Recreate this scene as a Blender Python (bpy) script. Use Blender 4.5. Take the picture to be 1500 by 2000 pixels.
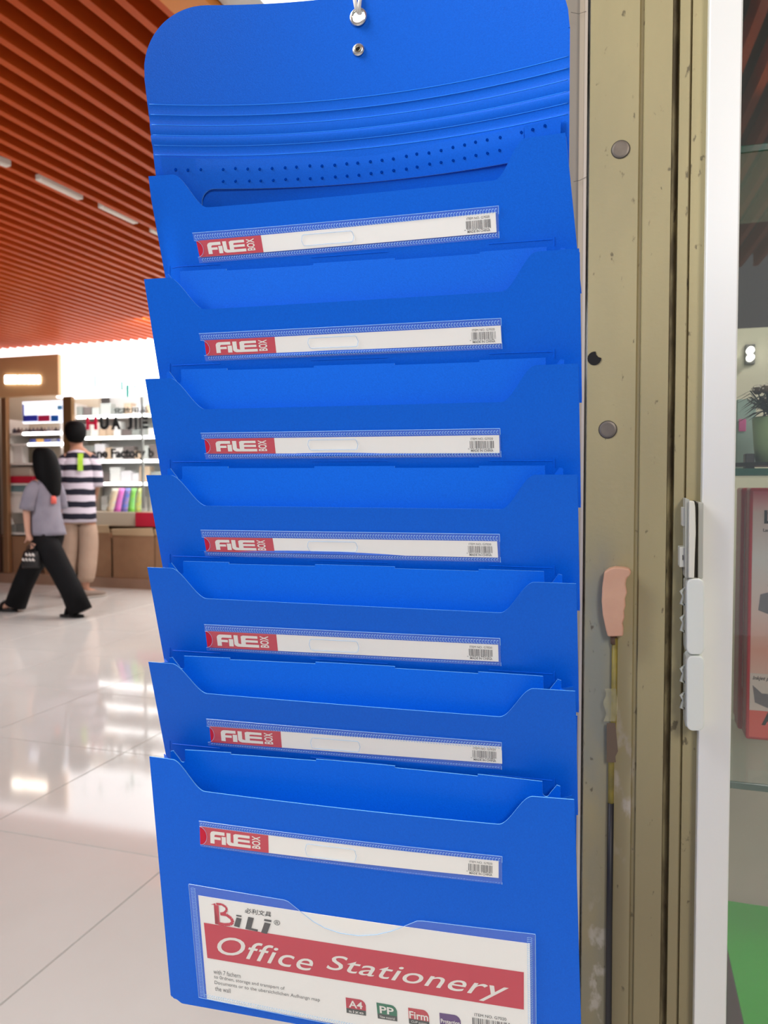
import bpy, bmesh, math, random
from mathutils import Vector, Matrix
random.seed(7)
for o in list(bpy.data.objects): bpy.data.objects.remove(o)
scene = bpy.context.scene
COL = scene.collection

# ------------------------------------------------------------------ camera
F = 1500.0
YAW, PITCH = math.radians(17.4), math.radians(2.1)
CAMZ = 1.2
cam_d = bpy.data.cameras.new('camera'); cam = bpy.data.objects.new('camera', cam_d); COL.objects.link(cam)
cam.location = (0, 0, CAMZ)
cam.rotation_euler = (math.pi/2 - PITCH, 0, YAW)
cam_d.sensor_fit = 'VERTICAL'; cam_d.sensor_height = 36; cam_d.sensor_width = 36
cam_d.lens = 36*F/2000.0
cam_d.clip_start = 0.02; cam_d.clip_end = 60
cam_d.dof.use_dof = True; cam_d.dof.focus_distance = 0.60; cam_d.dof.aperture_fstop = 12.5
scene.camera = cam

# ------------------------------------------------------------------ world, exposure
w = bpy.data.worlds.new('world'); scene.world = w; w.use_nodes = True
bg = w.node_tree.nodes['Background']
bg.inputs[0].default_value = (0.86, 0.93, 1.0, 1); bg.inputs[1].default_value = 0.26
scene.view_settings.view_transform = 'Standard'
try: scene.view_settings.look = 'None'
except Exception: pass
scene.view_settings.gamma = 1.0; scene.view_settings.use_curve_mapping = False
scene.view_settings.exposure = 0.35

def lamp(name, loc, size, power, color=(1, 1, 1), target=None, size_y=None, label=None):
    """a ceiling panel lamp: area light"""
    d = bpy.data.lights.new(name, 'AREA'); d.energy = power; d.color = color
    d.shape = 'RECTANGLE'; d.size = size; d.size_y = size_y or size
    o = bpy.data.objects.new(name, d); COL.objects.link(o); o.location = loc
    if target is not None:
        o.rotation_euler = (Vector(target)-Vector(loc)).to_track_quat('-Z', 'Y').to_euler()
    return o
CEIL = 2.82
lamp('mall_light', (-1.45, -0.25, 2.6), 0.7, 46, (0.94, 0.98, 1.0), (-0.2, 0.5, 1.1), 1.2)  # added key from the upper left, no fitting in view
lamp('mall_light', (1.0, -2.0, 2.7), 0.6, 50, (1.0, 0.98, 0.94), (0.7, 0.8, 1.1), 1.2)  # added fill for the post and sash, kept out of the glass
lamp('mall_light', (-4.8, 3.0, 2.75), 1.0, 105, (0.98, 0.98, 1.0), (-3.4, 3.8, 0), 2.4)  # added floor light, set where its reflection stays out of view
lamp('mall_light', (-3.4, 6.4, 2.72), 2.4, 60, (1.0, 0.98, 0.96), (-3.4, 8.2, 0.2), 0.4)  # added to brighten the far facade and the people
lamp('shop_light', (-2.6, 8.0, 2.4), 3.0, 40, (1.0, 1.0, 1.0), (-2.6, 8.6, 0), 0.6)
lamp('display_light', (0.75, 1.05, 1.98), 0.25, 6.5, (1.0, 0.97, 0.88), (0.6, 1.1, 0.9), 0.2)  # added to light the packs and back wall, no fitting in view

# ------------------------------------------------------------------ pixel helpers
cA, sA, cP, sP = math.cos(YAW), math.sin(YAW), math.cos(PITCH), math.sin(PITCH)
def ray(px, py):
    x = (px-750)/F; y = -(py-1000)/F
    f = cP + y*sP; z = -sP + y*cP
    return Vector((x*cA - f*sA, x*sA + f*cA, z)), f
def at(px, py, D):
    d, f = ray(px, py); return Vector((0, 0, CAMZ)) + d*(D/f)
def on_y(px, py, Y):
    d, f = ray(px, py); return Vector((0, 0, CAMZ)) + d*(Y/d.y)
def on_z(px, py, Z):
    d, f = ray(px, py); return Vector((0, 0, CAMZ)) + d*((Z-CAMZ)/d.z)
def proj(P):
    x, y, z = P[0], P[1], P[2]-CAMZ
    xr = x*cA + y*sA; f = -x*sA + y*cA
    dep = f*cP - z*sP; up = f*sP + z*cP
    return 750+F*xr/dep, 1000-F*up/dep

# ------------------------------------------------------------------ materials
def lin(c):
    return tuple(((v/255)/12.92 if v/255 <= .04045 else ((v/255+.055)/1.055)**2.4) for v in c)
MATS = {}
def mat(name, col, rough=.5, metal=0, spec=.5, var=None, bump=None, emit=None, coat=0):
    if name in MATS: return MATS[name]
    m = bpy.data.materials.new(name); m.use_nodes = True; MATS[name] = m
    nt = m.node_tree; b = nt.nodes['Principled BSDF']; L = nt.links.new
    c = lin(col)
    b.inputs['Base Color'].default_value = (*c, 1); b.inputs['Roughness'].default_value = rough
    b.inputs['Metallic'].default_value = metal; b.inputs['Specular IOR Level'].default_value = spec
    b.inputs['Coat Weight'].default_value = coat
    tc = nt.nodes.new('ShaderNodeTexCoord')
    if var:   # (scale, second colour, amount, stretch)
        n = nt.nodes.new('ShaderNodeTexNoise'); n.inputs['Scale'].default_value = var[0]; n.inputs['Detail'].default_value = 5
        mp = nt.nodes.new('ShaderNodeMapping'); mp.inputs['Scale'].default_value = var[3] if len(var) > 3 else (1, 1, 1)
        L(tc.outputs['Object'], mp.inputs['Vector']); L(mp.outputs[0], n.inputs['Vector'])
        r = nt.nodes.new('ShaderNodeMapRange'); r.inputs[1].default_value = .35; r.inputs[2].default_value = .7
        r.inputs[4].default_value = var[2]
        L(n.outputs['Fac'], r.inputs[0])
        mx = nt.nodes.new('ShaderNodeMix'); mx.data_type = 'RGBA'
        mx.inputs[6].default_value = (*c, 1); mx.inputs[7].default_value = (*lin(var[1]), 1)
        L(r.outputs[0], mx.inputs[0]); L(mx.outputs[2], b.inputs['Base Color'])
    if bump:  # (scale, strength)
        n2 = nt.nodes.new('ShaderNodeTexNoise'); n2.inputs['Scale'].default_value = bump[0]; n2.inputs['Detail'].default_value = 3
        L(tc.outputs['Object'], n2.inputs['Vector'])
        bp = nt.nodes.new('ShaderNodeBump'); bp.inputs['Strength'].default_value = bump[1]; bp.inputs['Distance'].default_value = .001
        L(n2.outputs['Fac'], bp.inputs['Height']); L(bp.outputs[0], b.inputs['Normal'])
    if emit:
        b.inputs['Emission Color'].default_value = (*lin(emit[0]), 1); b.inputs['Emission Strength'].default_value = emit[1]
    return m
def clear(name, white, alpha, rough=.15, gloss=.03):
    """thin clear plastic: mostly see-through, a little milky, a little gloss"""
    if name in MATS: return MATS[name]
    m = bpy.data.materials.new(name); m.use_nodes = True; MATS[name] = m
    nt = m.node_tree; nt.nodes.clear(); L = nt.links.new
    out = nt.nodes.new('ShaderNodeOutputMaterial'); t = nt.nodes.new('ShaderNodeBsdfTransparent')
    d = nt.nodes.new('ShaderNodeBsdfDiffuse'); d.inputs[0].default_value = (*lin(white), 1)
    g = nt.nodes.new('ShaderNodeBsdfGlossy'); g.inputs['Roughness'].default_value = rough
    m1 = nt.nodes.new('ShaderNodeMixShader'); m1.inputs[0].default_value = alpha
    m2 = nt.nodes.new('ShaderNodeMixShader')
    m2.inputs[0].default_value = gloss
    L(t.outputs[0], m1.inputs[1]); L(d.outputs[0], m1.inputs[2]); L(m1.outputs[0], m2.inputs[1]); L(g.outputs[0], m2.inputs[2])
    L(m2.outputs[0], out.inputs[0])
    return m

BLUE = mat('blue_plastic', (0, 102, 226), .42, 0, .25, var=(900, (0, 92, 212), .7), bump=(1400, .12))
BLUE_EDGE = mat('blue_cut_edge', (130, 205, 255), .3, 0, .6)  # cut plastic is frosted; edge highlights also painted in as lighter blue
WHITEP = mat('white_paper', (250, 248, 242), .7)
REDP = mat('red_print', (205, 8, 52), .6)
LETTER = mat('white_print', (240, 236, 228), .7)
BLACKP = mat('black_print', (38, 36, 36), .7)
GREYP = mat('grey_print', (105, 103, 102), .7)
FILM = clear('clear_film', (245, 248, 255), .075)
SEAM = clear('weld_relief', (170, 215, 255), .8)
FILM_EDGE = clear('film_edge', (190, 225, 255), .6)

# ------------------------------------------------------------------ mesh helpers
def link(name, me, m=None, parent=None):
    o = bpy.data.objects.new(name, me); COL.objects.link(o)
    for mm in (m if isinstance(m, (list, tuple)) else [m] if m else []): me.materials.append(mm)
    if parent: o.parent = parent
    return o
def mesh(name, verts, faces, m=None, parent=None, smooth=False, mids=None):
    me = bpy.data.meshes.new(name); me.from_pydata([tuple(v) for v in verts], [], faces); me.update()
    if smooth: me.polygons.foreach_set('use_smooth', [True]*len(me.polygons))
    o = link(name, me, m, parent)
    if mids: me.polygons.foreach_set('material_index', mids)
    return o
class MB:
    def __init__(s): s.v = []; s.f = []
    def add(s, v, f):
        n = len(s.v); s.v += [tuple(p) for p in v]; s.f += [tuple(i+n for i in q) for q in f]
    def box(s, a, b):
        x0, y0, z0 = (min(a[i], b[i]) for i in range(3)); x1, y1, z1 = (max(a[i], b[i]) for i in range(3))
        s.add([(x0,y0,z0),(x1,y0,z0),(x1,y1,z0),(x0,y1,z0),(x0,y0,z1),(x1,y0,z1),(x1,y1,z1),(x0,y1,z1)],
              [(0,3,2,1),(4,5,6,7),(0,1,5,4),(1,2,6,5),(2,3,7,6),(3,0,4,7)])
        return s
    def tube(s, pts, rad, n=10, caps=True):
        pts = [Vector(p) for p in pts]; rings = []
        up0 = None
        for i, p in enumerate(pts):
            d = (pts[min(i+1, len(pts)-1)] - pts[max(i-1, 0)]).normalized()
            if up0 is None: up0 = Vector((0,0,1)) if abs(d.z) < .9 else Vector((0,1,0))
            a = d.cross(up0).normalized(); b = a.cross(d).normalized(); up0 = b
            r = rad[i] if isinstance(rad, (list, tuple)) else rad
            rx, ry = r if isinstance(r, (list, tuple)) else (r, r)
            rings.append([p + a*rx*math.cos(2*math.pi*k/n) + b*ry*math.sin(2*math.pi*k/n) for k in range(n)])
        v = [q for rg in rings for q in rg]; f = []
        for i in range(len(rings)-1):
            for k in range(n): f.append((i*n+k, i*n+(k+1) % n, (i+1)*n+(k+1) % n, (i+1)*n+k))
        if caps: f.append(tuple(range(n-1, -1, -1))); f.append(tuple((len(rings)-1)*n+k for k in range(n)))
        s.add(v, f); return s
    def loft(s, rings, n=16, caps=True):
        """rings: (centre, rx, ry) horizontal ellipses"""
        v = []; f = []
        for c, rx, ry in rings:
            for k in range(n):
                a = 2*math.pi*k/n; v.append((c[0]+rx*math.cos(a), c[1]+ry*math.sin(a), c[2]))
        for i in range(len(rings)-1):
            for k in range(n): f.append((i*n+k, i*n+(k+1) % n, (i+1)*n+(k+1) % n, (i+1)*n+k))
        if caps: f.append(tuple(range(n-1, -1, -1))); f.append(tuple((len(rings)-1)*n+k for k in range(n)))
        s.add(v, f); return s
    def obj(s, name, m=None, parent=None, smooth=False, bevel=0, sub=0, segs=2):
        o = mesh(name, s.v, s.f, m, parent, smooth)
        if bevel:
            b = o.modifiers.new('bevel', 'BEVEL'); b.width = bevel; b.segments = segs; b.limit_method = 'ANGLE'
        if sub:
            q = o.modifiers.new('sub', 'SUBSURF'); q.levels = sub; q.render_levels = sub
        return o
def tag(o, label=None, cat=None, group=None, kind=None):
    if label: o['label'] = label
    if cat: o['category'] = cat
    if group: o['group'] = group
    if kind: o['kind'] = kind
    return o
def empty(name, loc=(0,0,0), label=None, cat=None, group=None, rz=0):
    o = bpy.data.objects.new(name, None); COL.objects.link(o); o.location = loc; o.rotation_euler = (0,0,rz); o.empty_display_size = .05
    return tag(o, label, cat, group)
def own(root, *objs):
    """parent parts built in world coordinates under a root standing elsewhere"""
    inv = Matrix.LocRotScale(root.location, root.rotation_euler, None).inverted()
    for o in objs: o.parent = root; o.matrix_parent_inverse = inv
    return objs[0]
_txt = {}
def text2d(s, bold=0.0, shear=0.0, spacing=1.0):
    """flat filled letters, scaled to the unit box (y up)"""
    key = (s, bold, shear, spacing)
    if key in _txt: return _txt[key]
    c = bpy.data.curves.new('t', 'FONT'); c.body = s; c.size = 1; c.shear = shear; c.offset = bold; c.space_character = spacing
    c.resolution_u = 4; c.fill_mode = 'FRONT' if hasattr(c, 'fill_mode') else c.fill_mode
    o = bpy.data.objects.new('t', c); COL.objects.link(o)
    me = bpy.data.meshes.new_from_object(o.evaluated_get(bpy.context.evaluated_depsgraph_get()))
    v = [(p.co.x, p.co.y) for p in me.vertices]; f = [tuple(q.vertices) for q in me.polygons]
    bpy.data.objects.remove(o); bpy.data.curves.remove(c); bpy.data.meshes.remove(me)
    x0 = min(p[0] for p in v); x1 = max(p[0] for p in v); y0 = min(p[1] for p in v); y1 = max(p[1] for p in v)
    v = [((p[0]-x0)/(x1-x0), (p[1]-y0)/(y1-y0)) for p in v]
    _txt[key] = (v, f, (x1-x0)/(y1-y0)); return _txt[key]

# ================================================================== LARGE STRUCTURE
YF = on_z(0, 1138, 0).y          # front line of the far shops
# ---- floor and its tiles
def tile_mat():
    m = mat('floor_tile', (216, 213, 208), .07, 0, .6, var=(2.2, (207, 203, 197), .7))
    return m
TILE = tile_mat()
GROUT = mat('floor_joint', (120, 112, 104), .6)
fl = MB().box((-14, -5, -.1), (5, YF+2.5, -.004)).obj('floor', GROUT); tag(fl, kind='structure')
sub_floor = MB().box((-14, -5, -.1), (5, .5, 0)).obj('floor_near', TILE, fl)
def tile_mesh(sx, sy):
    b = .0016; z1 = 0; z0 = -.004
    v = [(0,0,z0),(sx,0,z0),(sx,sy,z0),(0,sy,z0),(b,b,z1),(sx-b,b,z1),(sx-b,sy-b,z1),(b,sy-b,z1)]
    me = bpy.data.meshes.new('tile'); me.from_pydata(v, [], [(4,5,6,7),(0,1,5,4),(1,2,6,5),(2,3,7,6),(3,0,4,7)]); me.materials.append(TILE); return me
TS = .79; tm = tile_mesh(TS-.003, TS-.003)
ty = 2.10
rows = []
y = ty
while y < YF: rows.append(y); y += TS
rows = [ty-TS*2, ty-TS] + rows
for j, y0 in enumerate(rows):
    xs = -2.12 if y0 >= ty-.01 else -1.36
    for i in range(-14, 6):
        x0 = xs + i*TS
        if x0 < -12.5 or x0 > 1.5: continue
        t = bpy.data.objects.new('tile', tm); COL.objects.link(t); t.location = (x0+.0015, y0+.0015, 0); t.parent = fl

# ---- slatted ceiling
THS = math.radians(20.8)-YAW      # slats run a little right of +Y
WOOD = mat('orange_slat', (212, 92, 28), .42, 0, .15, var=(3, (180, 64, 20), .8, (1, .15, 1)))
DARK = mat('dark_void', (30, 12, 10), .9)
HANG = 1.62
ceil = MB().box((-15, -5.5, CEIL+.3), (5, YF+.6, CEIL+.34)).obj('ceiling', DARK); tag(ceil, kind='structure')
sm = bpy.data.meshes.new('slat')
tmp = MB().box((-.017, -6, 0), (.017, 16.5, .10)); sm.from_pydata(tmp.v, [], tmp.f); sm.materials.append(WOOD)
SP = .113
def p_of(px, py):
    P = on_z(px, py, CEIL); return P.x*math.cos(THS) - P.y*math.sin(THS)
p0 = p_of(0, 33)
ez = Matrix.Rotation(-THS, 4, 'Z')
PEDGE = p_of(352, 0)
i = -14
cnt = 0
slat_len = YF+6
sm2 = bpy.data.meshes.new('slat'); t2 = MB().box((-.017, -3.5, 0), (.017, slat_len-6+.35, .10)); sm2.from_pydata(t2.v, [], t2.f); sm2.materials.append(WOOD)
while i < 120:
    p = p0 - SP*i; i += 1
    if p > PEDGE+.01 or p < -12.5: continue
    s = bpy.data.objects.new('slat', sm2); COL.objects.link(s); s.parent = ceil
    s.location = (p*math.cos(THS), -p*math.sin(THS), CEIL); s.rotation_euler = (0, 0, -THS)
for k in range(36):               # slats over the near side of the hall, mirrored in the glass
    s = bpy.data.objects.new('slat', sm2) if False else None
near_me = bpy.data.meshes.new('slat'); t3 = MB().box((-.017, 0, 0), (.017, 4.6, .10)); near_me.from_pydata(t3.v, [], t3.f); near_me.materials.append(WOOD)
for k in range(48):
    s = bpy.data.objects.new('slat', near_me); COL.objects.link(s); s.parent = ceil
    s.location = (-1.35+.113*k, -4.72, CEIL); s.rotation_euler = (0, 0, -THS)
# edge beam of the slat field and the white ceiling beside it
BEAM = mat('orange_beam', (236, 140, 40), .35)
eb = MB().box((-.07, -3.5, -.04), (.07, YF+.3, .2)).obj('edge_beam', BEAM, ceil)
pe = PEDGE+.045; eb.location = (pe*math.cos(THS), -pe*math.sin(THS), CEIL); eb.rotation_euler = (0,0,-THS)
PLAST = mat('white_plaster', (238, 236, 232), .8)
wc = MB().box((.075, .1, 0), (1.9, YF+.3, .05)).obj('plaster_ceiling', PLAST, ceil)
wc.location = eb.location; wc.rotation_euler = eb.rotation_euler
GLOWP = mat('led_panel', (255, 255, 255), .5, emit=((255, 255, 255), 1.2))  # added glowing squares that whiten the plaster ceiling; no lamps there
for n_, (ya, yb, xa) in enumerate(((1.6, 2.9, .22), (3.4, 4.7, .22))):
    r = empty('ceiling_light', (0,0,0), ['square white panel light above the top edge of the blue organizer', 'square white panel light further along the white ceiling strip',
               'square white panel light behind the camera on the white ceiling strip', 'square white panel light at the near end of the white ceiling strip'][n_], 'light')
    R = Matrix.Translation(eb.location) @ Matrix.Rotation(-THS, 4, 'Z')
    r.location = R @ Vector((xa+.6, (ya+yb)/2, -.012)); r.rotation_euler = (0,0,-THS)
    h_ = (yb-ya)/2
    f_ = MB(); f_.box((-.62,-h_-.02,-.004),(-.6,h_+.02,.012)); f_.box((.6,-h_-.02,-.004),(.62,h_+.02,.012)); f_.box((-.6,-h_-.02,-.004),(.6,-h_,.012)); f_.box((-.6,h_,-.004),(.6,h_+.02,.012))
    f_.obj('frame', PLAST, r); MB().box((-.6,-h_,-.001),(.6,h_,.011)).obj('diffuser', GLOWP, r)
# dashed row of slim fixtures between the slats
LINE = mat('fixture_white', (205, 196, 186), .5, emit=((205, 190, 175), .18))
for n_, (xa, ya, xb, yb) in enumerate(((-30, 308, 17, 326), (75, 351, 157, 390), (197, 405, 265, 437), (297, 452, 345, 474))):
    a = on_z(xa, ya, CEIL-.004); b = on_z(xb, yb, CEIL-.004); L_ = (b-a).length
    o = MB(); o.box((-.02, 0, 0), (.02, L_, .03)); o.box((-.012, .01, -.004), (.012, L_-.01, 0)); o = o.obj('ceiling_light', LINE)
    o.location = a; o.rotation_euler = (0, 0, math.atan2(-(b-a).x, (b-a).y))
    tag(o, ['slim pale light bar between ceiling slats, nearest the left edge', 'slim pale light bar between ceiling slats, longest in view',
            'slim pale light bar between ceiling slats, third along the dashed row', 'slim pale light bar between ceiling slats, half hidden by the organizer'][n_], 'light', 'slim lights between the ceiling slats')

# ---- far walls of the hall
SHELLM = mat('hall_wall', (205, 200, 195), .8)
wb = MB().box((-15, YF+1.6, 0), (5, YF+1.7, CEIL+.3)).obj('wall_back', SHELLM); tag(wb, kind='structure')
wl = MB().box((-15, -5, 0), (-14.9, YF+1.6, CEIL+.3)).obj('wall_left', SHELLM); tag(wl, kind='structure')

# ---- worn metal shutter post, pilaster, lintel on the right
YC = .80
def cx(px, Y=YC): return on_y(px, 945, Y).x
def post_mat():
    m = mat('post_paint', (168, 155, 114), .55, 0, .35, var=(9, (148, 138, 104), .9, (1, 1, .35)), bump=(160, .25))
    nt = m.node_tree; L = nt.links.new; b = nt.nodes['Principled BSDF']
    src = b.inputs['Base Color'].links[0].from_socket
    tc = nt.nodes.new('ShaderNodeTexCoord'); sep = nt.nodes.new('ShaderNodeSeparateXYZ'); L(tc.outputs['Object'], sep.inputs[0])
    def rng(sock, a, b_, smooth=True):
        r = nt.nodes.new('ShaderNodeMapRange'); r.interpolation_type = 'SMOOTHSTEP'
        r.inputs[1].default_value = a; r.inputs[2].default_value = b_; L(sock, r.inputs[0]); return r.outputs[0]
    def mul(a, b_):
        q = nt.nodes.new('ShaderNodeMath'); q.operation = 'MULTIPLY'; L(a, q.inputs[0])
        if isinstance(b_, float): q.inputs[1].default_value = b_
        else: L(b_, q.inputs[1])
        return q.outputs[0]
    def noise(scale, stretch, lo, hi):
        mp = nt.nodes.new('ShaderNodeMapping'); mp.inputs['Scale'].default_value = stretch; L(tc.outputs['Object'], mp.inputs[0])
        n = nt.nodes.new('ShaderNodeTexNoise'); n.inputs['Scale'].default_value = scale; n.inputs['Detail'].default_value = 6; L(mp.outputs[0], n.inputs[0])
        return rng(n.outputs['Fac'], lo, hi)
    def mixc(src, col, fac):
        q = nt.nodes.new('ShaderNodeMix'); q.data_type = 'RGBA'; L(src, q.inputs[6]); q.inputs[7].default_value = (*lin(col), 1); L(fac, q.inputs[0]); return q.outputs[2]
    xl = cx(1145)
    # blue-grey weathered patch, low on the left face
    fac = mul(mul(rng(sep.outputs['Z'], 1.17, 1.08), rng(sep.outputs['X'], xl+.040, xl+.014)), noise(14, (1,1,.4), .25, .55))
    src = mixc(src, (122, 128, 122), mul(fac, .75))
    # browner towards the foot
    src = mixc(src, (112, 100, 78), mul(rng(sep.outputs['Z'], 1.05, .72), .5))
    # white plaster scrapes
    z1 = mul(rng(sep.outputs['Z'], .80, .86), rng(sep.outputs['Z'], 1.0, .93))
    f1 = mul(mul(z1, mul(rng(sep.outputs['X'], xl+.026, xl+.034), rng(sep.outputs['X'], xl+.052, xl+.045))), noise(60, (1,1,.5), .5, .62))
    src = mixc(src, (176, 166, 152), mul(f1, .8))
    z2 = rng(sep.outputs['Z'], .80, .72)
    f2 = mul(mul(z2, mul(rng(sep.outputs['X'], xl+.004, xl+.010), rng(sep.outputs['X'], xl+.026, xl+.020))), noise(60, (1,1,.6), .52, .62))
    src = mixc(src, (168, 160, 148), mul(f2, .75))
    g1 = mul(mul(rng(sep.outputs['X'], cx(1301), cx(1304)), rng(sep.outputs['X'], cx(1318), cx(1314))), noise(90, (1,1,.25), .38, .62))
    src = mixc(src, (84, 70, 46), mul(g1, .8))
    # dark flecks
    src = mixc(src, (66, 56, 42), mul(noise(120, (1,1,.5), .65, .72), .7))
    L(src, b.inputs['Base Color'])
    return m
POST = post_mat()
post = MB()
prof = [(1145, 0), (1239, 0), (1242, .004), (1247, .004), (1250, 0), (1302, 0), (1305, .014), (1314, .014), (1317, .003), (1336, .003), (1337, .008), (1340, .008), (1341, .004), (1371, .004)]
pts = [(cx(px), YC+d) for px, d in prof]
v = [(x, yy, 0) for x, yy in pts] + [(x, yy, CEIL+.2) for x, yy in pts]
n = len(pts); f = [(i, i+1, n+i+1, n+i) for i in range(n-1)]
v += [(pts[0][0], YC+.06, 0), (pts[-1][0], YC+.06, 0), (pts[0][0], YC+.06, CEIL+.2), (pts[-1][0], YC+.06, CEIL+.2)]
k = 2*n; f += [(k, 0, n, k+2), (n-1, k+1, k+3, 2*n-1), (k+1, k, k+2, k+3)]
post_o = mesh('trim_1', v, f, POST); tag(post_o, 'worn olive metal shutter post with grooves and screws', kind='structure')
SCREW = mat('dull_screw', (120, 110, 98), .45, .5, var=(60, (96, 88, 80), .8))
RIM = mat('screw_rim', (60, 52, 42), .7)
def disc(c, r, t, m, name, parent, n=24, slot=False):
    b = MB(); b.tube([(c[0], c[1], c[2]), (c[0], c[1]-t*.7, c[2]), (c[0], c[1]-t, c[2])], [r, r, r*.8], n)
    return b.obj(name, m, parent)
for (px, py, r) in ((1212, 292, .0082), (1187, 839, .0082)):
    P = on_y(px, py, YC); s_ = disc(P, r, .0012, SCREW, 'screw_head', post_o)
    ring = MB(); ring.tube([(P.x, YC+.001, P.z), (P.x, YC-.0004, P.z)], r*1.1, 24); ring.obj('screw_seat', RIM, s_)
P = on_y(1161, 700, YC)
hole = MB(); hv = []
for k_ in range(18):
    a = 2*math.pi*k_/18; rr = .0068*(1 if not (.1 < a < 1.2) else .55); hv.append((P.x+rr*math.cos(a), YC-.0006, P.z+rr*math.sin(a)))
hole.add(hv, [tuple(range(17, -1, -1))]); hole.obj('torn_hole', mat('hole_black', (22, 19, 17), .9), post_o)
# white aluminium sash and glass
ALU = mat('white_aluminium', (236, 236, 230), .28, 0, .5)
sash = MB().box((cx(1371.5, YC-.012), YC-.012, 0), (cx(1436, YC-.012), YC+.03, CEIL+.2)).obj('window_1', ALU, bevel=.0015)
tag(sash, 'white aluminium window sash beside the post', kind='structure')
GLASS = clear('window_glass', (200, 220, 210), .01, .0, .10)
xg = cx(1436, YC)
MB().box((xg, YC+.006, .02), (xg+1.4, YC+.012, CEIL+.1)).obj('pane', GLASS, sash)
MB().box((xg, YC-.012, 0), (xg+1.4, YC+.03, .05)).obj('bottom_rail', ALU, sash)
MB().box((xg+1.4, YC-.012, 0), (xg+1.46, YC+.03, CEIL+.2)).obj('far_stile', ALU, sash)
# pilaster behind the organizer
STONE = mat('grey_stone', (142, 132, 118), .6, 0, .35, var=(6, (122, 114, 104), .8, (1, 1, .5)))
PIL = MB().box((cx(1010), YC+.01, 0), (cx(1137), YC+.2, CEIL+.2)).obj('wall_right', STONE, bevel=.003); tag(PIL, kind='structure')
MB().box((cx(1124), YC+.002, 0), (cx(1134), YC+.012, CEIL+.2)).obj('corner_strip', mat('corner_tan', (164, 150, 130), .5), PIL)
MB().box((cx(1134), YC+.0, 0), (cx(1139.5), YC+.2, CEIL+.2)).obj('metal_edge', mat('edge_metal', (196, 184, 168), .35, .3), PIL)
crk = mat('crack', (60, 54, 48), .9)
for (a, b, c) in (((1120, 355), (1146, 345), (1133, 352)), ((1115, 24), (1145, 22), (1130, 27))):
    q = [on_y(p[0], p[1], YC-.0005) for p in (a, c, b)]
    MB().tube(q, .0002, 4).obj('crack', crk, PIL)
lint = MB().box((cx(100), YC+.01, 1.95), (cx(1137), YC+.12, 2.07)).obj('trim_2', STONE); tag(lint, 'lintel over the doorway', kind='structure')

# ================================================================== THE BLUE HANGING ORGANIZER
W = .335
Lp = at(290, 945, .619); Rp = at(1127, 945, .538); Lp.z = Rp.z = 0
Ud = (Rp-Lp); Wreal = Ud.length; Ud.normalize(); Nd = Vector((-Ud.y, Ud.x, 0))
if Nd.y < 0: Nd = -Nd
W = Wreal
TH = .0011
def FP(u, z, n): return Lp + Ud*u + Nd*n + Vector((0, 0, CAMZ+z))
def surf(uL, uR, zt, zb, nt, nb, bt, bb, extra=None):
    """uL,uR,nt,nb: (left,right) pairs; returns P(s,t,off); off>0 towards the viewer"""
    def S(s, t, off=0):
        ul = uL[0]+(uL[1]-uL[0])*t; ur = uR[0]+(uR[1]-uR[0])*t
        n_t = nt[0]+(nt[1]-nt[0])*s; n_b = nb[0]+(nb[1]-nb[0])*s
        z_t = zt[0]+(zt[1]-zt[0])*s; z_b = zb[0]+(zb[1]-zb[0])*s
        nn = n_t+(n_b-n_t)*t + (bt+(bb-bt)*t)*4*s*(1-s)
        zz = z_t+(z_b-z_t)*t
        if extra: nn += extra(s, t)
        return FP(ul+(ur-ul)*s, zz, nn-off)
    return S
def inv(S, px, py):
    s, t = .5, .5
    for _ in range(25):
        x, y = proj(S(s, t)); e = 1e-4
        xs, ys = proj(S(s+e, t)); xt, yt = proj(S(s, t+e))
        a, b, c, d = (xs-x)/e, (xt-x)/e, (ys-y)/e, (yt-y)/e; det = a*d-b*c
        dx, dy = px-x, py-y
        s += (dx*d-b*dy)/det; t += (a*dy-c*dx)/det
    return s, t
def sheet(name, S, ss, ft, fb, rows, parent, mats=(None, None), off=0, th=TH, smooth=True, edge_rows=False):
    v = []; f = []; mi = []
    n = len(ss); m = rows+1
    for side in (0, 1):
        for s in ss:
            a, b = ft(s), fb(s)
            for r in range(m):
                v.append(S(s, a+(b-a)*r/rows, off - side*th))
    def I(side, i, r): return side*n*m + i*m + r
    for i in range(n-1):
        for r in range(rows):
            f.append((I(0,i,r), I(0,i,r+1), I(0,i+1,r+1), I(0,i+1,r))); mi.append(0)
            f.append((I(1,i,r), I(1,i+1,r), I(1,i+1,r+1), I(1,i,r+1))); mi.append(0)
        f.append((I(0,i,0), I(0,i+1,0), I(1,i+1,0), I(1,i,0))); mi.append(1)
        f.append((I(0,i,rows), I(1,i,rows), I(1,i+1,rows), I(0,i+1,rows))); mi.append(1)
    for r in range(rows):
        f.append((I(0,0,r), I(1,0,r), I(1,0,r+1), I(0,0,r+1))); mi.append(1)
        f.append((I(0,n-1,r), I(0,n-1,r+1), I(1,n-1,r+1), I(1,n-1,r))); mi.append(1)
    me = bpy.data.meshes.new(name); me.from_pydata([tuple(p) for p in v], [], f)
    me.polygons.foreach_set('material_index', mi)
    me.polygons.foreach_set('use_smooth', [q == 0 and smooth for q in mi])
    me.update()
    # sharp rims
    o = link(name, me, [q for q in mats if q], None)
    if parent: own(parent, o)
    me.set_sharp_from_angle(angle=math.radians(35)) if hasattr(me, 'set_sharp_from_angle') else None
    return o
def lins(a, b, n): return [a+(b-a)*i/n for i in range(n+1)]
def smooth01(x): x = max(0, min(1, x)); return x*x*(3-2*x)
GR = FP(W*.5, .36, 0)
org = empty('hanging_file_organizer', FP(W*.5, .3, .02), 'tall bright blue plastic wall organizer of seven stepped pockets hanging on a white cord', 'organizer')

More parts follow.
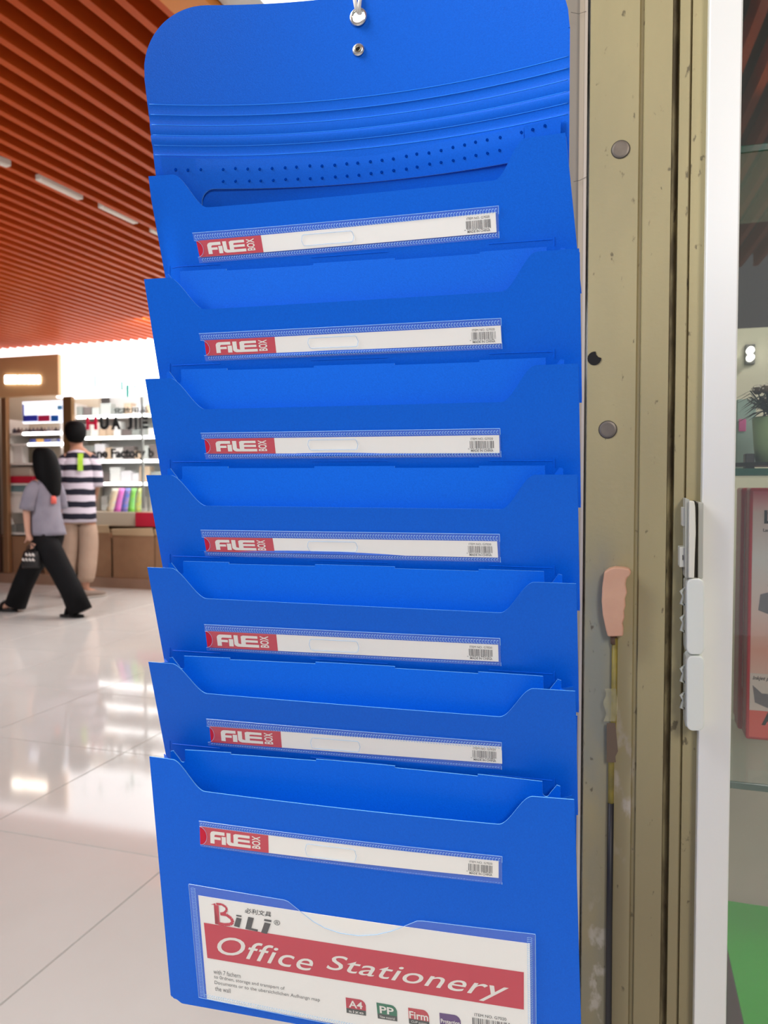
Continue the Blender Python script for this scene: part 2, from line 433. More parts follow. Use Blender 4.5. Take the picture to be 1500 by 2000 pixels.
tops = [(345, 256), (545, 485), (740, 710), (928, 927), (1108, 1140), (1293, 1350), (1478, 1562)]
def zl(py, D): return at(750, py, D).z-CAMZ
ztop = [(zl(a, .619), zl(b, .538)) for a, b in tops]
SC_D = .0245
ORD = ['topmost', 'second', 'third', 'fourth', 'fifth', 'sixth', 'lowest']
labq = [  # sleeve TL TR BR BL ; card TL TR BR BL ; end of the red field (top, bottom)
 [(377,456),(974,403),(975,466),(391,515), (384,471),(968,415),(970,454),(391,503), (510,461),(515,495)],
 [(390,652),(979,622),(981,682),(403,706), (400,665),(978,636),(980,671),(404,695), (537,659),(540,689)],
 [(393,846),(977,837),(979,893),(403,897), (400,857),(975,850),(976,885),(404,886), (536,856),(540,885)],
 [(393,1035),(976,1043),(978,1098),(402,1086), (399,1049),(971,1057),(973,1089),(404,1077), (533,1051),(537,1080)],
 [(400,1219),(977,1246),(979,1300),(405,1270), (402,1232),(973,1259),(974,1292),(406,1264), (540,1237),(541,1269)],
 [(404,1403),(980,1449),(980,1502),(408,1455), (410,1418),(980,1458),(981,1491),(413,1449), (548,1424),(548,1454)],
 [(390,1602),(981,1671),(981,1726),(393,1652), (391,1613),(974,1681),(974,1714),(392,1648), (525,1635),(526,1662)]]
def front_profile(s):
    """how far the top edge drops (0..1) below the tab tops"""
    l0, l1, r1, r0 = .064, .145, .838, .915
    if s < l0: return .0
    if s < l1:
        return smooth01((s-l0)/(l1-l0))
    if s <= r1: return 1.
    if s < r0:
        return smooth01((r0-s)/(r0-r1))
    return .0
SSF = sorted(set([round(x, 5) for x in lins(0, .05, 5)+lins(.05, .16, 26)+lins(.16, .82, 26)+lins(.82, .93, 26)+lins(.93, 1, 5)]))
FRONT = []
front_bow = [(.006, .0), (.002, 0), (.001, 0), (0, 0), (-.002, 0), (-.003, 0), (-.006, 0)]
for i in range(7):
    zt = ztop[i]
    if i < 6: zb = (ztop[i+1][0]-.024, ztop[i+1][1]-.024)
    else: zb = (zl(1959, .651), zl(1959, .651))
    bt, bb = front_bow[i]
    uL = [.003 if i == 0 else -.002, -.004]; uR = [W-(.010 if i == 0 else 0), W+((.003 if i else .002) if i < 6 else .008)]
    nb = (.034, .031)
    if i == 6: nb = (.034, .034)
    if i == 0: nb = (.036, .029)
    ex = None
    if i == 0: ex = lambda s, t: .010*max(0, t-.15)*math.exp(-(s/.035)**2)*1.6
    S = surf(uL, uR, zt, zb, (0, 0), nb, bt, bb, ex)
    FRONT.append(S)
    hgt = zt[0]-zb[0]
    drop = SC_D/hgt
    sag = [.0, 0, 0, 0, 0, 0, 0][i]
    if i < 6: fb = lambda s: 1.0
    else: fb = lambda s: 1.0 - .012*(1-smooth01((s-.0)/.010)) - .015*(1-smooth01((s-.012)/.02))
    pk = sheet('pocket', S, SSF if i < 6 else sorted(set(SSF+lins(0, .04, 16))), lambda s, d=drop: front_profile(s)*d, fb, 14, org, (BLUE, BLUE_EDGE))
    pk['label'] = ORD[i]+' pocket of the organizer'
    # back sheet of the pocket
    if i > 0:
        yl, yr = [(533,477),(723,696),(911,909),(1095,1118),(1279,1325),(1461,1533)][i-1]
        db = .012
        zbk = (zl(yl, .619+db), zl(yr, .538+db)); zbb = (zt[0]-.062, zt[1]-.062)
        SB = surf((.006, .006), (W-.006, W-.006), zbk, zbb, (db, db), (.022, .022), .003+.0006*i, -.003)
        hb = zbk[0]-zbb[0]
        def back_top(s, hb=hb):
            a, b = .052, .948            # flat top between the notches, ears outside
            def side(x):                 # x metres outward from the end of the flat top
                if x < .0002: return 0
                if x < .0055: 
                    c = (x-.00275)/.00275
                    return .0075 + .0035*math.sqrt(max(0, 1-c*c))
                if x < .0105: return .0075 - (x-.0055)*1.3+.001
                if x < .0130: return .0015 + ((x-.0105)/.0025)**2*.0006
                return .0019 + ((x-.013)/.0008)**2*.001 if x < .0138 else .03
            if s < a: d = side((a-s)*W)
            elif s > b: d = side((s-b)*W)
            else:
                d = 0
                if .175 < s < .40 or .60 < s < .80: d = .0014   # between the tucked tongues
            return min(d, .03)/hb
        eL = [.052-x/W for x in lins(0, .0142, 40)]; eR = [.948+x/W for x in lins(0, .0142, 40)]
        ssb = sorted(set([round(q, 6) for q in eL+eR+lins(.052, .948, 40)+[.175,.1751,.3999,.40,.60,.6001,.7999,.80, .0521, .9479]]))
        ssb = [q for q in ssb if q > .052-.0139/W and q < .948+.0139/W]
        own_b = sheet('back_panel', SB, ssb, back_top, lambda s: 1.0, 10, None, (BLUE, BLUE_EDGE)); own_b.parent = pk
        # tongues tucked in front of the pocket above
        SP_ = FRONT[i-1]
    else: SB = None
    # folded gussets at both sides
    for side in (0, 1):
        gv = []; gm = []
        K = 8
        for r in range(K+1):
            t = r/K
            tt = .02+.96*t
            A = S(side, tt, -TH)
            depth = .020 - .016*t if i < 6 else .018-.010*t
            inn = .012 if side == 0 else -.012
            gv += [A, A + Ud*inn*.9 + Nd*depth*.5, A + Ud*inn*.15 + Nd*depth]
        gf = []
        for r in range(K):
            for c in range(2): gf.append((r*3+c, r*3+c+1, r*3+3+c+1, r*3+3+c))
        g = mesh('gusset', gv, gf, BLUE); so = g.modifiers.new('t', 'SOLIDIFY'); so.thickness = .0006
        g.parent = pk
ROOTINV = Matrix.Translation(-org.location)
def sub(o, p): o.parent = p; return o
pockets = [o for o in org.children if o.name.startswith('pocket')]
ZB7 = zl(1959, .651)
# bottom fold of the lowest pocket
SBT = surf((.010, .010), (W+.002, W+.002), (ZB7+.0005, ZB7+.0005), (ZB7-.003, ZB7-.003), (.0345, .0345), (.062, .062), 0, 0)
sub(sheet('base_fold', SBT, lins(.02, .99, 20), lambda s: 0, lambda s: 1, 2, None, (BLUE, BLUE_EDGE)), pockets[6])
SBK = surf((.008, .008), (W+.002, W+.002), (-.18, -.18), (ZB7-.003, ZB7-.003), (.055, .055), (.062, .062), 0, 0)
sub(sheet('rear_panel', SBK, lins(0, 1, 12), lambda s: 0, lambda s: 1, 4, None, (BLUE, BLUE_EDGE)), pockets[6])

# ---- back flap with creases, board, grommet, snap
def flap_n(s, z): return .027*4*s*(1-s)
ZT, ZBOT = zl(3, .597), .13
creaseL = [205, 225, 245, 265, 285, 304]; creaseR = [95, 116, 140, 164, 187, 206]
def nflap(z, k=0):
    """lean of the flap: distance behind the pocket front plane at height z"""
    return (.006-(z-.25)*.222 if z > .25 else .006+(.25-z)*.36)
zc = []
for a in creaseL:
    z = .28
    for _ in range(8): z = zl(a, .619+nflap(z))
    zc.append(z)
def crease_extra(s, t):
    z = ZT+(ZBOT-ZT)*t
    e = 0
    # the folds open into a row of shallow facets
    for k in range(5):
        if zc[k+1] <= z <= zc[k]:
            u = (zc[k]-z)/(zc[k]-zc[k+1]); amp = [.0003, .0009, -.0004, -.0010, .0006][k]
            e += amp*4*u*(1-u)*1.0
    return e + nflap(z) + .010*s
tilt = lambda s, t: crease_extra(s, t)
SF = surf((.0055, .0055), (W-.0075, W-.0075), (ZT, ZT), (ZBOT, ZBOT), (0, 0), (0, 0), .0265, .020, tilt)
def flap_top(s):
    r = .052; u = s*(W-.013); wid = W-.013
    d = 0
    if u < r: d = r-math.sqrt(max(0, r*r-(r-u)**2))
    if u > wid-r: d = r-math.sqrt(max(0, r*r-(u-wid+r)**2))
    return (d + 0)/(ZT-ZBOT)
# shift the flap so that its top left corner stands right: top of the flap at left lies at y=4
ssf = sorted(set(lins(0, .13, 40)+lins(.13, .87, 50)+lins(.87, 1, 30)))
# build as a grid with many fixed rows so that creases are crisp
def flap_mesh():
    tz = sorted(set([round(x, 6) for x in lins(ht-.035, ht+.035, 24)]+[0.0]+[round((ZT-z)/(ZT-ZBOT), 6) for z in zc for z in (z,)]+[round((ZT-z)/(ZT-ZBOT)+d, 6) for z in zc for d in (-.004, .004)]+[round(x, 6) for x in lins(0, 1, 46)]))
    v = []; f = []; mi = []
    n, m = len(ssf), len(tz)
    gs, gt = None, None
    for side in (0, 1):
        for s in ssf:
            a = flap_top(s)
            for t in tz:
                tt = max(t, a) if t < .2 else t
                v.append(S_(s, tt, -side*TH))
    def I(sd, i, r): return sd*n*m+i*m+r
    for i in range(n-1):
        for r in range(m-1):
            f.append((I(0,i,r), I(0,i,r+1), I(0,i+1,r+1), I(0,i+1,r))); mi.append(0)
            f.append((I(1,i,r), I(1,i+1,r), I(1,i+1,r+1), I(1,i,r+1))); mi.append(0)
        f.append((I(0,i,0), I(0,i+1,0), I(1,i+1,0), I(1,i,0))); mi.append(1)
        f.append((I(0,i,m-1), I(1,i,m-1), I(1,i+1,m-1), I(0,i+1,m-1))); mi.append(1)
    for r in range(m-1):
        f.append((I(0,0,r), I(1,0,r), I(1,0,r+1), I(0,0,r+1))); mi.append(1)
        f.append((I(0,n-1,r), I(0,n-1,r+1), I(1,n-1,r+1), I(1,n-1,r))); mi.append(1)
    me = bpy.data.meshes.new('flap'); me.from_pydata([tuple(p) for p in v], [], f)
    me.polygons.foreach_set('material_index', mi); me.polygons.foreach_set('use_smooth', [q == 0 for q in mi])
    me.materials.append(BLUE); me.materials.append(BLUE_EDGE)
    bm = bmesh.new(); bm.from_mesh(me)
    # hanging hole
    H = SF(hs, ht)
    kill = [fc for fc in bm.faces if (fc.calc_center_median()-H).length < .0052]
    bmesh.ops.delete(bm, geom=kill, context='FACES')
    bmesh.ops.remove_doubles(bm, verts=bm.verts, dist=1e-6)
    bm.to_mesh(me); bm.free()
    me.set_sharp_from_angle(angle=math.radians(30))
    return me, H
S_ = SF
hs, ht = inv(SF, 700, 33)
ssf = sorted(set(ssf+lins(hs-.02, hs+.02, 30)))
flap_me, HOLE = flap_mesh()
flap = bpy.data.objects.new('flap', flap_me); COL.objects.link(flap); own(org, flap)
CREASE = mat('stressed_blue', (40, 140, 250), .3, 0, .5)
# raised crease lines in lighter blue: stress whitening plus a painted-in highlight
for z in zc:
    t = (ZT-z)/(ZT-ZBOT); b = MB()
    b.tube([SF(s, t, .0000) for s in lins(.004, .996, 60)], .00030, 6)
    sub(b.obj('crease', CREASE, smooth=True), flap)
# perforated inner board
uo = .0105
zb1 = zl(312, .623)
SBD = surf((.0125, .0125), (W-.0135, W-.0135), (zb1-.0, zb1+.0005), (.155, .155), (0, 0), (0, 0), .0255, .016, lambda s, t: nflap(zb1+(.155-zb1)*t)-.0018+.010*s)
bt_s = lambda s: 0.0
def slot_top(s):
    hgt = zb1-.155
    d = .0215/hgt; r = .010/hgt
    return d
def board():
    hgt = zb1-.155; sL, sR = .083, .915; rad = .013
    def cut(s):       # drop where the slot starts
        if s < sL or s > sR: return 1.0
        x = min(s-sL, sR-s)*W
        d = .0215/hgt
        if x < rad: d += (rad-math.sqrt(max(0, rad*rad-(rad-x)**2)))/hgt
        return min(1.0, d)
    ss = sorted(set(lins(0, sL-.0001, 4)+[sL+q/W for q in lins(0, rad, 14)]+lins(sL+rad/W, sR-rad/W, 40)+[sR-q/W for q in lins(0, rad, 14)]+lins(sR+.0001, 1, 4)))
    return sheet('perforated_board', SBD, ss, lambda s: 0.0, cut, 6, org, (BLUE, BLUE_EDGE))
bd = board()
# dimples: flat discs, their shade painted in as darker blue
dots = [(343,331),(367,332),(392,331)]
r1 = [487,557,628,697,768,843,908,985,1055,1128,1197,1260,1333,1400,1465]; r1y = [973,967,970,971,967,963,959,952,953,948,940,936,928,920,912]
dots += [(270+a/2.941, b/2.941) for a, b in zip(r1, r1y)]
dots += [(700+a/2.941, b/2.941) for a, b in ((275,897),(335,884),(405,878),(475,864),(543,846),(610,832),(673,816),(740,803),(815,789),(937,760),(1001,744),(1072,722))]
r2 = [(487,1041),(558,1040),(637,1038),(703,1038),(775,1035),(846,1029),(916,1027),(987,1025),(1056,1022),(1131,1015),(1199,1010),(1267,1005),(1337,996),(1398,988),(1467,978)]
dots += [(270+a/2.941, b/2.941) for a, b in r2]
dots += [(700+a/2.941, b/2.941) for a, b in ((72,995),(134,989),(203,979),(275,970),(337,958),(409,941),(475,932),(545,921),(610,907),(675,891),(742,879),(812,862))]
dm = MB()
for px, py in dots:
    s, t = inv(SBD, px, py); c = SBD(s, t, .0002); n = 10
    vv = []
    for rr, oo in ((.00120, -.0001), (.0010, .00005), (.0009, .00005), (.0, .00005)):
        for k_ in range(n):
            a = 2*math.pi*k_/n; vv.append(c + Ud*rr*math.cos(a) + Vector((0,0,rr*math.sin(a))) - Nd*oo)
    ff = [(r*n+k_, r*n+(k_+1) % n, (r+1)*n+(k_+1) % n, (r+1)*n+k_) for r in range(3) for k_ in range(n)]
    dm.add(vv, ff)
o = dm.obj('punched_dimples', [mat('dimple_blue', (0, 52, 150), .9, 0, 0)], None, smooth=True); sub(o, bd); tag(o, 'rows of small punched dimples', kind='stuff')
# grommet and snap on the flap
CHROME = mat('nickel', (225, 222, 218), .22, .85)
def ring_mesh(c, r_in, r_out, bulge, m, name, parent, n=40):
    v = []; f = []; K = 8
    tn = -Nd
    prof = [(r_in, -.001), (r_in+.0002, bulge*.7), ((r_in+r_out)/2-.0004, bulge), ((r_in+r_out)/2+.0004, bulge*.85), (r_out-.0003, bulge*.4), (r_out, 0.0)]
    for rr, h_ in prof:
        for k_ in range(n):
            a = 2*math.pi*k_/n; v.append(c + Ud*rr*math.cos(a) + Vector((0,0,rr*math.sin(a))) + tn*h_)
    P_ = len(prof)
    for i_ in range(P_-1):
        for k_ in range(n): f.append((i_*n+k_, i_*n+(k_+1) % n, (i_+1)*n+(k_+1) % n, (i_+1)*n+k_))
    o = mesh(name, v, f, m, None, True); own(org, o); return o
gm = ring_mesh(HOLE-Nd*.0004, .0046, .0068, .0013, CHROME, 'grommet', org); gm['label'] = 'nickel grommet the cord passes through'
s_, t_ = inv(SF, 700, 97); SN = SF(s_, t_)
sn = ring_mesh(SN-Nd*.0004, .0016, .0047, .0012, CHROME, 'snap_button', org); sn['label'] = 'nickel snap button with a dark socket'
b = MB(); b.tube([SN+Nd*.001, SN-Nd*.0007], .0017, 20); sub(b.obj('socket', mat('socket_black', (18, 16, 20), .6)), sn)
b = MB(); rr = []
for k_ in range(25):
    a = 2*math.pi*k_/24; rr.append(SN-Nd*.0016 + Ud*.0021*math.cos(a)+Vector((0,0,.0021*math.sin(a))))
b.tube(rr, .0003, 6, False); sub(b.obj('spring_ring', mat('brass_dull', (150, 140, 110), .35, .8), smooth=True), sn)

# ---- cord
CORD = mat('white_cord', (232, 230, 226), .7)
cp = MB(); top = HOLE + Vector((0, 0, 1.95-HOLE.z)); top = Vector((HOLE.x, HOLE.y, 1.945))
q = HOLE+Vector((0,0,.0052))
def cordpath(dx):
    return [q+Nd*.004+Ud*dx*.2, q+Vector((0,0,-.001))+Ud*dx*.3, q-Nd*.0025+Vector((0,0,.001))+Ud*dx*.6, q-Nd*.003+Vector((0,0,.006))+Ud*dx, q-Nd*.001+Vector((0,0,.015))+Ud*dx*1.3, q+Vector((0,0,.05))+Ud*dx*.8, top-Vector((0,0,.01))]
cp.tube(cordpath(-.0020), .0015, 8); cp.tube(cordpath(.0022), .0015, 8)
cord = cp.obj('cord', CORD, smooth=True); tag(cord, 'doubled white cord threaded through the grommet of the blue organizer', 'cord')
hk = MB(); hk.tube([(HOLE.x, YC+.02, 1.985), (HOLE.x, HOLE.y, 1.985), (HOLE.x, HOLE.y-.008, 1.965), (HOLE.x, HOLE.y-.002, 1.938), (HOLE.x, HOLE.y+.01, 1.945)], .003, 8)
hook = hk.obj('wall_hook', CHROME, smooth=True); tag(hook, 'steel hook under the lintel that the white cord hangs from', 'hook')

# ---- label cards, clear sleeves
def quad_map(S, q4):
    c = [inv(S, *p) for p in q4]    # TL TR BR BL
    def Q(a, b, off):
        s = (1-a)*(1-b)*c[0][0]+a*(1-b)*c[1][0]+a*b*c[2][0]+(1-a)*b*c[3][0]
        t = (1-a)*(1-b)*c[0][1]+a*(1-b)*c[1][1]+a*b*c[2][1]+(1-a)*b*c[3][1]
        return S(s, t, off)
    return Q
def grid(Q, a0, b0, a1, b1, off, na=24, nb=2):
    v = [Q(a0+(a1-a0)*i/na, b0+(b1-b0)*j/nb, off) for i in range(na+1) for j in range(nb+1)]
    f = [(i*(nb+1)+j, i*(nb+1)+j+1, (i+1)*(nb+1)+j+1, (i+1)*(nb+1)+j) for i in range(na) for j in range(nb)]
    return v, f
def slab(mb, Q, a0, b0, a1, b1, off, th, na=24, nb=2):
    """thin card with real thickness"""
    v, f = grid(Q, a0, b0, a1, b1, off, na, nb); v2, _ = grid(Q, a0, b0, a1, b1, off-th, na, nb)
    n = len(v); m = nb+1
    f2 = list(f) + [tuple(n+i for i in reversed(q)) for q in f]
    for i in range(na):
        f2.append((i*m, (i+1)*m, n+(i+1)*m, n+i*m)); f2.append((i*m+nb, n+i*m+nb, n+(i+1)*m+nb, (i+1)*m+nb))
    for j in range(nb):
        f2.append((j, n+j, n+j+1, j+1)); k_ = na*m
        f2.append((k_+j, k_+j+1, n+k_+j+1, n+k_+j))
    mb.add(v+v2, f2)
def put_text(mb, Q, s, a0, b0, a1, b1, off, bold=0, shear=0, rot=False, spacing=1.0):
    v, f, asp = text2d(s, bold, shear, spacing)
    if rot: vv = [Q(a0+(a1-a0)*(1-y), b0+(b1-b0)*(1-x), off) for x, y in v]     # reads upwards
    else: vv = [Q(a0+(a1-a0)*x, b0+(b1-b0)*(1-y), off) for x, y in v]
    mb.add(vv, [tuple(reversed(q)) for q in f])
def poly(mb, Q, pts, off): mb.add([Q(x, y, off) for x, y in pts], [tuple(range(len(pts)))])
def bar(mb, Q, x0, y0, x1, y1, off, sk=0): mb.add([Q(x0, y0, off), Q(x0, y1, off), Q(x1, y1, off), Q(x1, y0, off)], [(0,1,2,3)])
def file_logo(mb, Q, a0, b0, a1, b1, off):
    """blocky FiLE lettering with rounded shoulders, L and E run together"""
    def R(x0, y0, x1, y1): bar(mb, Q, a0+(a1-a0)*x0, b0+(b1-b0)*y0, a0+(a1-a0)*x1, b0+(b1-b0)*y1, off)
    def PL(pts): poly(mb, Q, [(a0+(a1-a0)*x, b0+(b1-b0)*y) for x, y in pts], off)
    PL([(.0,.22),(.0,1),(.105,1),(.105,.34),(.13,.26),(.36,.26),(.36,0),(.08,0),(.03,.06)])      # F
    R(.105, .45, .26, .66)
    R(.285, .36, .39, 1.0)                                                                     # i
    PL([(.41,0),(.41,.80),(.44,.93),(.49,1),(1,1),(1,.76),(.56,.76),(.51,.70),(.51,0)])        # L running on under E
    PL([(.63,.0),(.58,.08),(.58,.60),(.63,.66),(.69,.66),(.69,.60),(.69,.60),(.69,.26),(.72,.22),(.98,.22),(.98,0)])
    R(.69, .38, .98, .58)
    R(.58,.60,.69,.78)
def barcode(mb, Q, a0, b0, a1, b1, off, seed):
    rnd = random.Random(seed); x = a0; wd = (a1-a0)
    while x < a1-wd*.01:
        wb = wd*rnd.choice((.010, .016, .026, .034)); bar(mb, Q, x, b0, min(a1, x+wb), b1*(1) if rnd.random() > .2 else b1+(b1-b0)*.1, off)
        x += wb + wd*rnd.choice((.012, .018, .026, .034))
def seam_row(mb, Q, a0, b0, a1, b1, n, off, vertical=False):
    """row of tiny raised C-shaped weld marks"""
    for k_ in range(n):
        if not vertical:
            ca = a0+(a1-a0)*(k_+.5)/n; wd = (a1-a0)/n*.36; hb = (b1-b0)/2; cb = (b0+b1)/2
            path = [(ca+wd, cb-hb*.8), (ca, cb-hb), (ca-wd, cb-hb*.5), (ca-wd, cb+hb*.5), (ca, cb+hb), (ca+wd, cb+hb*.8)]
            w_a = wd*.42; w_b = hb*.22
        else:
            cb = b0+(b1-b0)*(k_+.5)/n; hb = (b1-b0)/n*.36; wd = (a1-a0)/2; ca = (a0+a1)/2
            path = [(ca-wd*.8, cb+hb), (ca-wd, cb), (ca-wd*.5, cb-hb), (ca+wd*.5, cb-hb), (ca+wd, cb), (ca+wd*.8, cb+hb)]
            w_a = wd*.25; w_b = hb*.42
        cx_, cy_ = ca, cb
        v = []
        for (x, y) in path:
            dx, dy = x-cx_, y-cy_
            v.append(Q(x, y, off)); v.append(Q(cx_+dx*(1-w_a/max(abs(wd), 1e-9)*1.0), cy_+dy*(1-.3), off+.00012))
        mb.add(v, [(2*j, 2*j+1, 2*j+3, 2*j+2) for j in range(len(path)-1)])
WHERE = ['in the topmost pocket', 'on the second pocket from the top', 'on the third pocket from the top', 'on the middle pocket of seven',
         'on the third pocket from the bottom', 'on the second pocket from the bottom', 'on the lowest pocket above the large card']
for i in range(7):
    S = FRONT[i]; q = labq[i]
    Qs = quad_map(S, q[0:4]); Qc = quad_map(S, q[4:8])
    root = empty('file_label', Qc(.5, .5, .0004), 'white paper strip with red FILE BOX end '+WHERE[i], 'label', 'file labels on the organizer pockets')
    inv_r = Matrix.Translation(-root.location)
    def lab(o): o.parent = root; o.matrix_parent_inverse = inv_r; return o
    # fraction of the card that is red
    rs = inv(S, *q[8])[0]; c0 = inv(S, *q[4])[0]; c1 = inv(S, *q[5])[0]; ra = (rs-c0)/(c1-c0)
    b = MB(); slab(b, Qc, 0, 0, 1, 1, .0007, .0003, 30, 1); lab(b.obj('card', WHITEP))
    b = MB(); b.add(*grid(Qc, 0.0, 0.0, ra, 1.0, .00078, 8, 1)); lab(b.obj('red_field', REDP))
    b = MB(); file_logo(b, Qc, ra*.155, .17, ra*.745, .86, .00086)
    put_text(b, Qc, 'BOX', ra*.765, .14, ra*.885, .84, .00086, .02, 0, True)
    lab(b.obj('file_lettering', LETTER))
    b = MB(); barcode(b, Qc, .908, .31, .983, .72, .00082, 5+i)
    lab(b.obj('barcode', GREYP))
    b = MB(); put_text(b, Qc, 'ITEM NO. G7020', .911, .13, .981, .25, .00082)
    put_text(b, Qc, 'MADE IN CHINA', .911, .80, .981, .92, .00082, .01)
    put_text(b, Qc, '6 921734 970206', .902, .735, .978, .785, .00082)
    lab(b.obj('small_print', BLACKP))
    # clear sleeve: part of the pocket
    def fit(p):    # sleeve coordinates of a card coordinate, roughly
        return p
    sl = MB()
    S0 = [inv(S, *p) for p in q[0:4]]; C0 = [inv(S, *p) for p in q[4:8]]
    bt = (C0[0][1]-S0[0][1])/(S0[3][1]-S0[0][1]); bb_ = (C0[3][1]-S0[0][1])/(S0[3][1]-S0[0][1])
    # slot hole in the film and half-moon thumb cut at the left end
    ha, hb_ = (.375, .545) if i else (.37, .545)
    ya, yb = bt+.12, bb_-.12*(bb_-bt)*2
    hr = .010
    cols = sorted(set(lins(0, .04, 10)+lins(.04, ha, 14)+[ha+hr*x for x in lins(0, 1, 6)]+lins(ha+hr, hb_-hr, 6)+[hb_-hr*x for x in lins(0, 1, 6)]+lins(hb_, 1, 20)))
    cm = (bt+bb_)/2
    def hole_half(a):
        if a < .026:                       # thumb cut
            x = a/.026; return (bb_-bt)*.5*math.sqrt(max(0, 1-x*x))
        if ha < a < hb_:
            x = min(a-ha, hb_-a)/hr; h_ = (bb_-bt)*.33
            return h_*(math.sqrt(max(0, 1-(1-min(1, x))**2)))
        return 0
    v = []; f = []
    for a in cols:
        h_ = hole_half(a)
        v += [Qs(a, 0, .0011), Qs(a, (cm-h_)/2, .0012), Qs(a, cm-h_, .0013), Qs(a, cm+h_, .0013), Qs(a, (1+cm+h_)/2, .0012), Qs(a, 1, .0011)]
    for j in range(len(cols)-1):
        for r in (0, 1, 3, 4): f.append((j*6+r, j*6+r+1, (j+1)*6+r+1, (j+1)*6+r))
    film = mesh('label_sleeve', v, f, FILM); sub(film, pockets[i])
    b = MB()
    seam_row(b, Qs, .004, .07, .996, bt*.86, 112, .0013); seam_row(b, Qs, .012, bb_+(1-bb_)*.25, .996, .96, 112, .0013)
    for (e0, e1) in (((0, .004), (1, .004)),):
        b.tube([Qs(e0[0]+(e1[0]-e0[0])*k_/20, e0[1], .0013) for k_ in range(21)], .0002, 4)
    b.tube([Qs(1, .0, .0013), Qs(1, bt, .0013)], .00018, 4); b.tube([Qs(1, bb_, .0013), Qs(1, 1, .0013)], .00018, 4)
    if 1:
        ln = [(a, cm-hole_half(a)) for a in lins(ha, hb_, 40)] + [(a, cm+hole_half(a)) for a in lins(hb_, ha, 40)]
        b.tube([Qs(x, y_, .0013) for x, y_ in ln], .00014, 4)
        ln = [(a, cm-hole_half(a)) for a in lins(0, .0259, 12)] + [(a, cm+hole_half(a)) for a in lins(.0259, 0, 12)]
        b.tube([Qs(x, y_, .0013) for x, y_ in ln], .00014, 4)
    so = b.obj('weld_seam', SEAM); sub(so, pockets[i]); so['kind'] = 'stuff'

# ---- tongues: strips at the foot of each front panel that overlap the next back sheet
for i in range(6):
    S = FRONT[i]
    yl, yr = [(533,477),(723,696),(911,909),(1095,1118),(1279,1325),(1461,1533)][i]
    sp = [(337, 430), (607, 757), (955, 1079)]
    b = MB()
    for (xa, xb) in sp:
        def yy(x): return yl+(yr-yl)*(x-333)/(1075-333)
        pa = inv(S, xa, yy(xa)-9); pb = inv(S, xb, yy(xb)-9)
        b = MB(); b.tube([S(pa[0]+(pb[0]-pa[0])*k_/10, pa[1]+(pb[1]-pa[1])*k_/10, .0001) for k_ in range(11)], .00022, 4); sub(b.obj('slit_edge', BLUE), pockets[i])
    # little vertical slit ends
    for x in (332, 1083):
        y0 = yl+(yr-yl)*(x-333)/(1075-333)
        pa = inv(S, x, y0-14); pb = inv(S, x, y0+4)
        b = MB(); b.tube([S(pa[0], pa[1], .0001), S(pb[0], pb[1], .0001)], .00025, 4); sub(b.obj('slit_edge', BLUE), pockets[i])

# ---- large product card in its clear sleeve
S = FRONT[6]
card4 = [(388,1748),(1035,1842),(1037,2072),(405,1950)]
Qc = quad_map(S, card4)
root = empty('product_card', Qc(.5, .5, .0005), 'large white card with a red Office Stationery banner at the foot of the organizer', 'card')
inv_r = Matrix.Translation(-root.location)
def lab(o): o.parent = root; o.matrix_parent_inverse = inv_r; return o
def cinv(px, py):
    """card coordinates of a pixel"""
    a, b_ = .5, .5
    for _ in range(20):
        x, y = proj(Qc(a, b_, .001)); e = 1e-3
        xs, ys = proj(Qc(a+e, b_, .001)); xt, yt = proj(Qc(a, b_+e, .001))
        A, B, C, D_ = (xs-x)/e, (xt-x)/e, (ys-y)/e, (yt-y)/e; det = A*D_-B*C
        dx, dy = px-x, py-y; a += (dx*D_-B*dy)/det; b_ += (A*dy-C*dx)/det
    return a, b_
b = MB(); slab(b, Qc, 0, 0, 1, 1, .0008, .0004, 24, 6); lab(b.obj('card', WHITEP))
def sub_map(q4):
    c = [cinv(*p) for p in q4]
    return lambda a, b_, off: Qc((1-a)*(1-b_)*c[0][0]+a*(1-b_)*c[1][0]+a*b_*c[2][0]+(1-a)*b_*c[3][0], (1-a)*(1-b_)*c[0][1]+a*(1-b_)*c[1][1]+a*b_*c[2][1]+(1-a)*b_*c[3][1], off)
Qr = sub_map([(398,1802),(1023,1899),(1023,1972),(405,1871)])
b = MB(); b.add(*grid(Qr, 0, 0, 1, 1, .0010, 24, 2)); lab(b.obj('red_banner', REDP))
b = MB()
def word(qm, s, q4, off, **k): put_text(b, sub_map(q4), s, 0, 0, 1, 1, off, **k)
put_text(b, sub_map([(427,1825),(614,1863),(610,1898),(423,1861)]), 'Office', 0, 0, 1, 1, .0012, bold=.004, shear=.25, spacing=1.08)
put_text(b, sub_map([(641,1863),(997,1918),(985,1962),(636,1901)]), 'Stationery', 0, 0, 1, 1, .0012, bold=.004, shear=.25, spacing=1.05)
lab(b.obj('banner_lettering', LETTER))
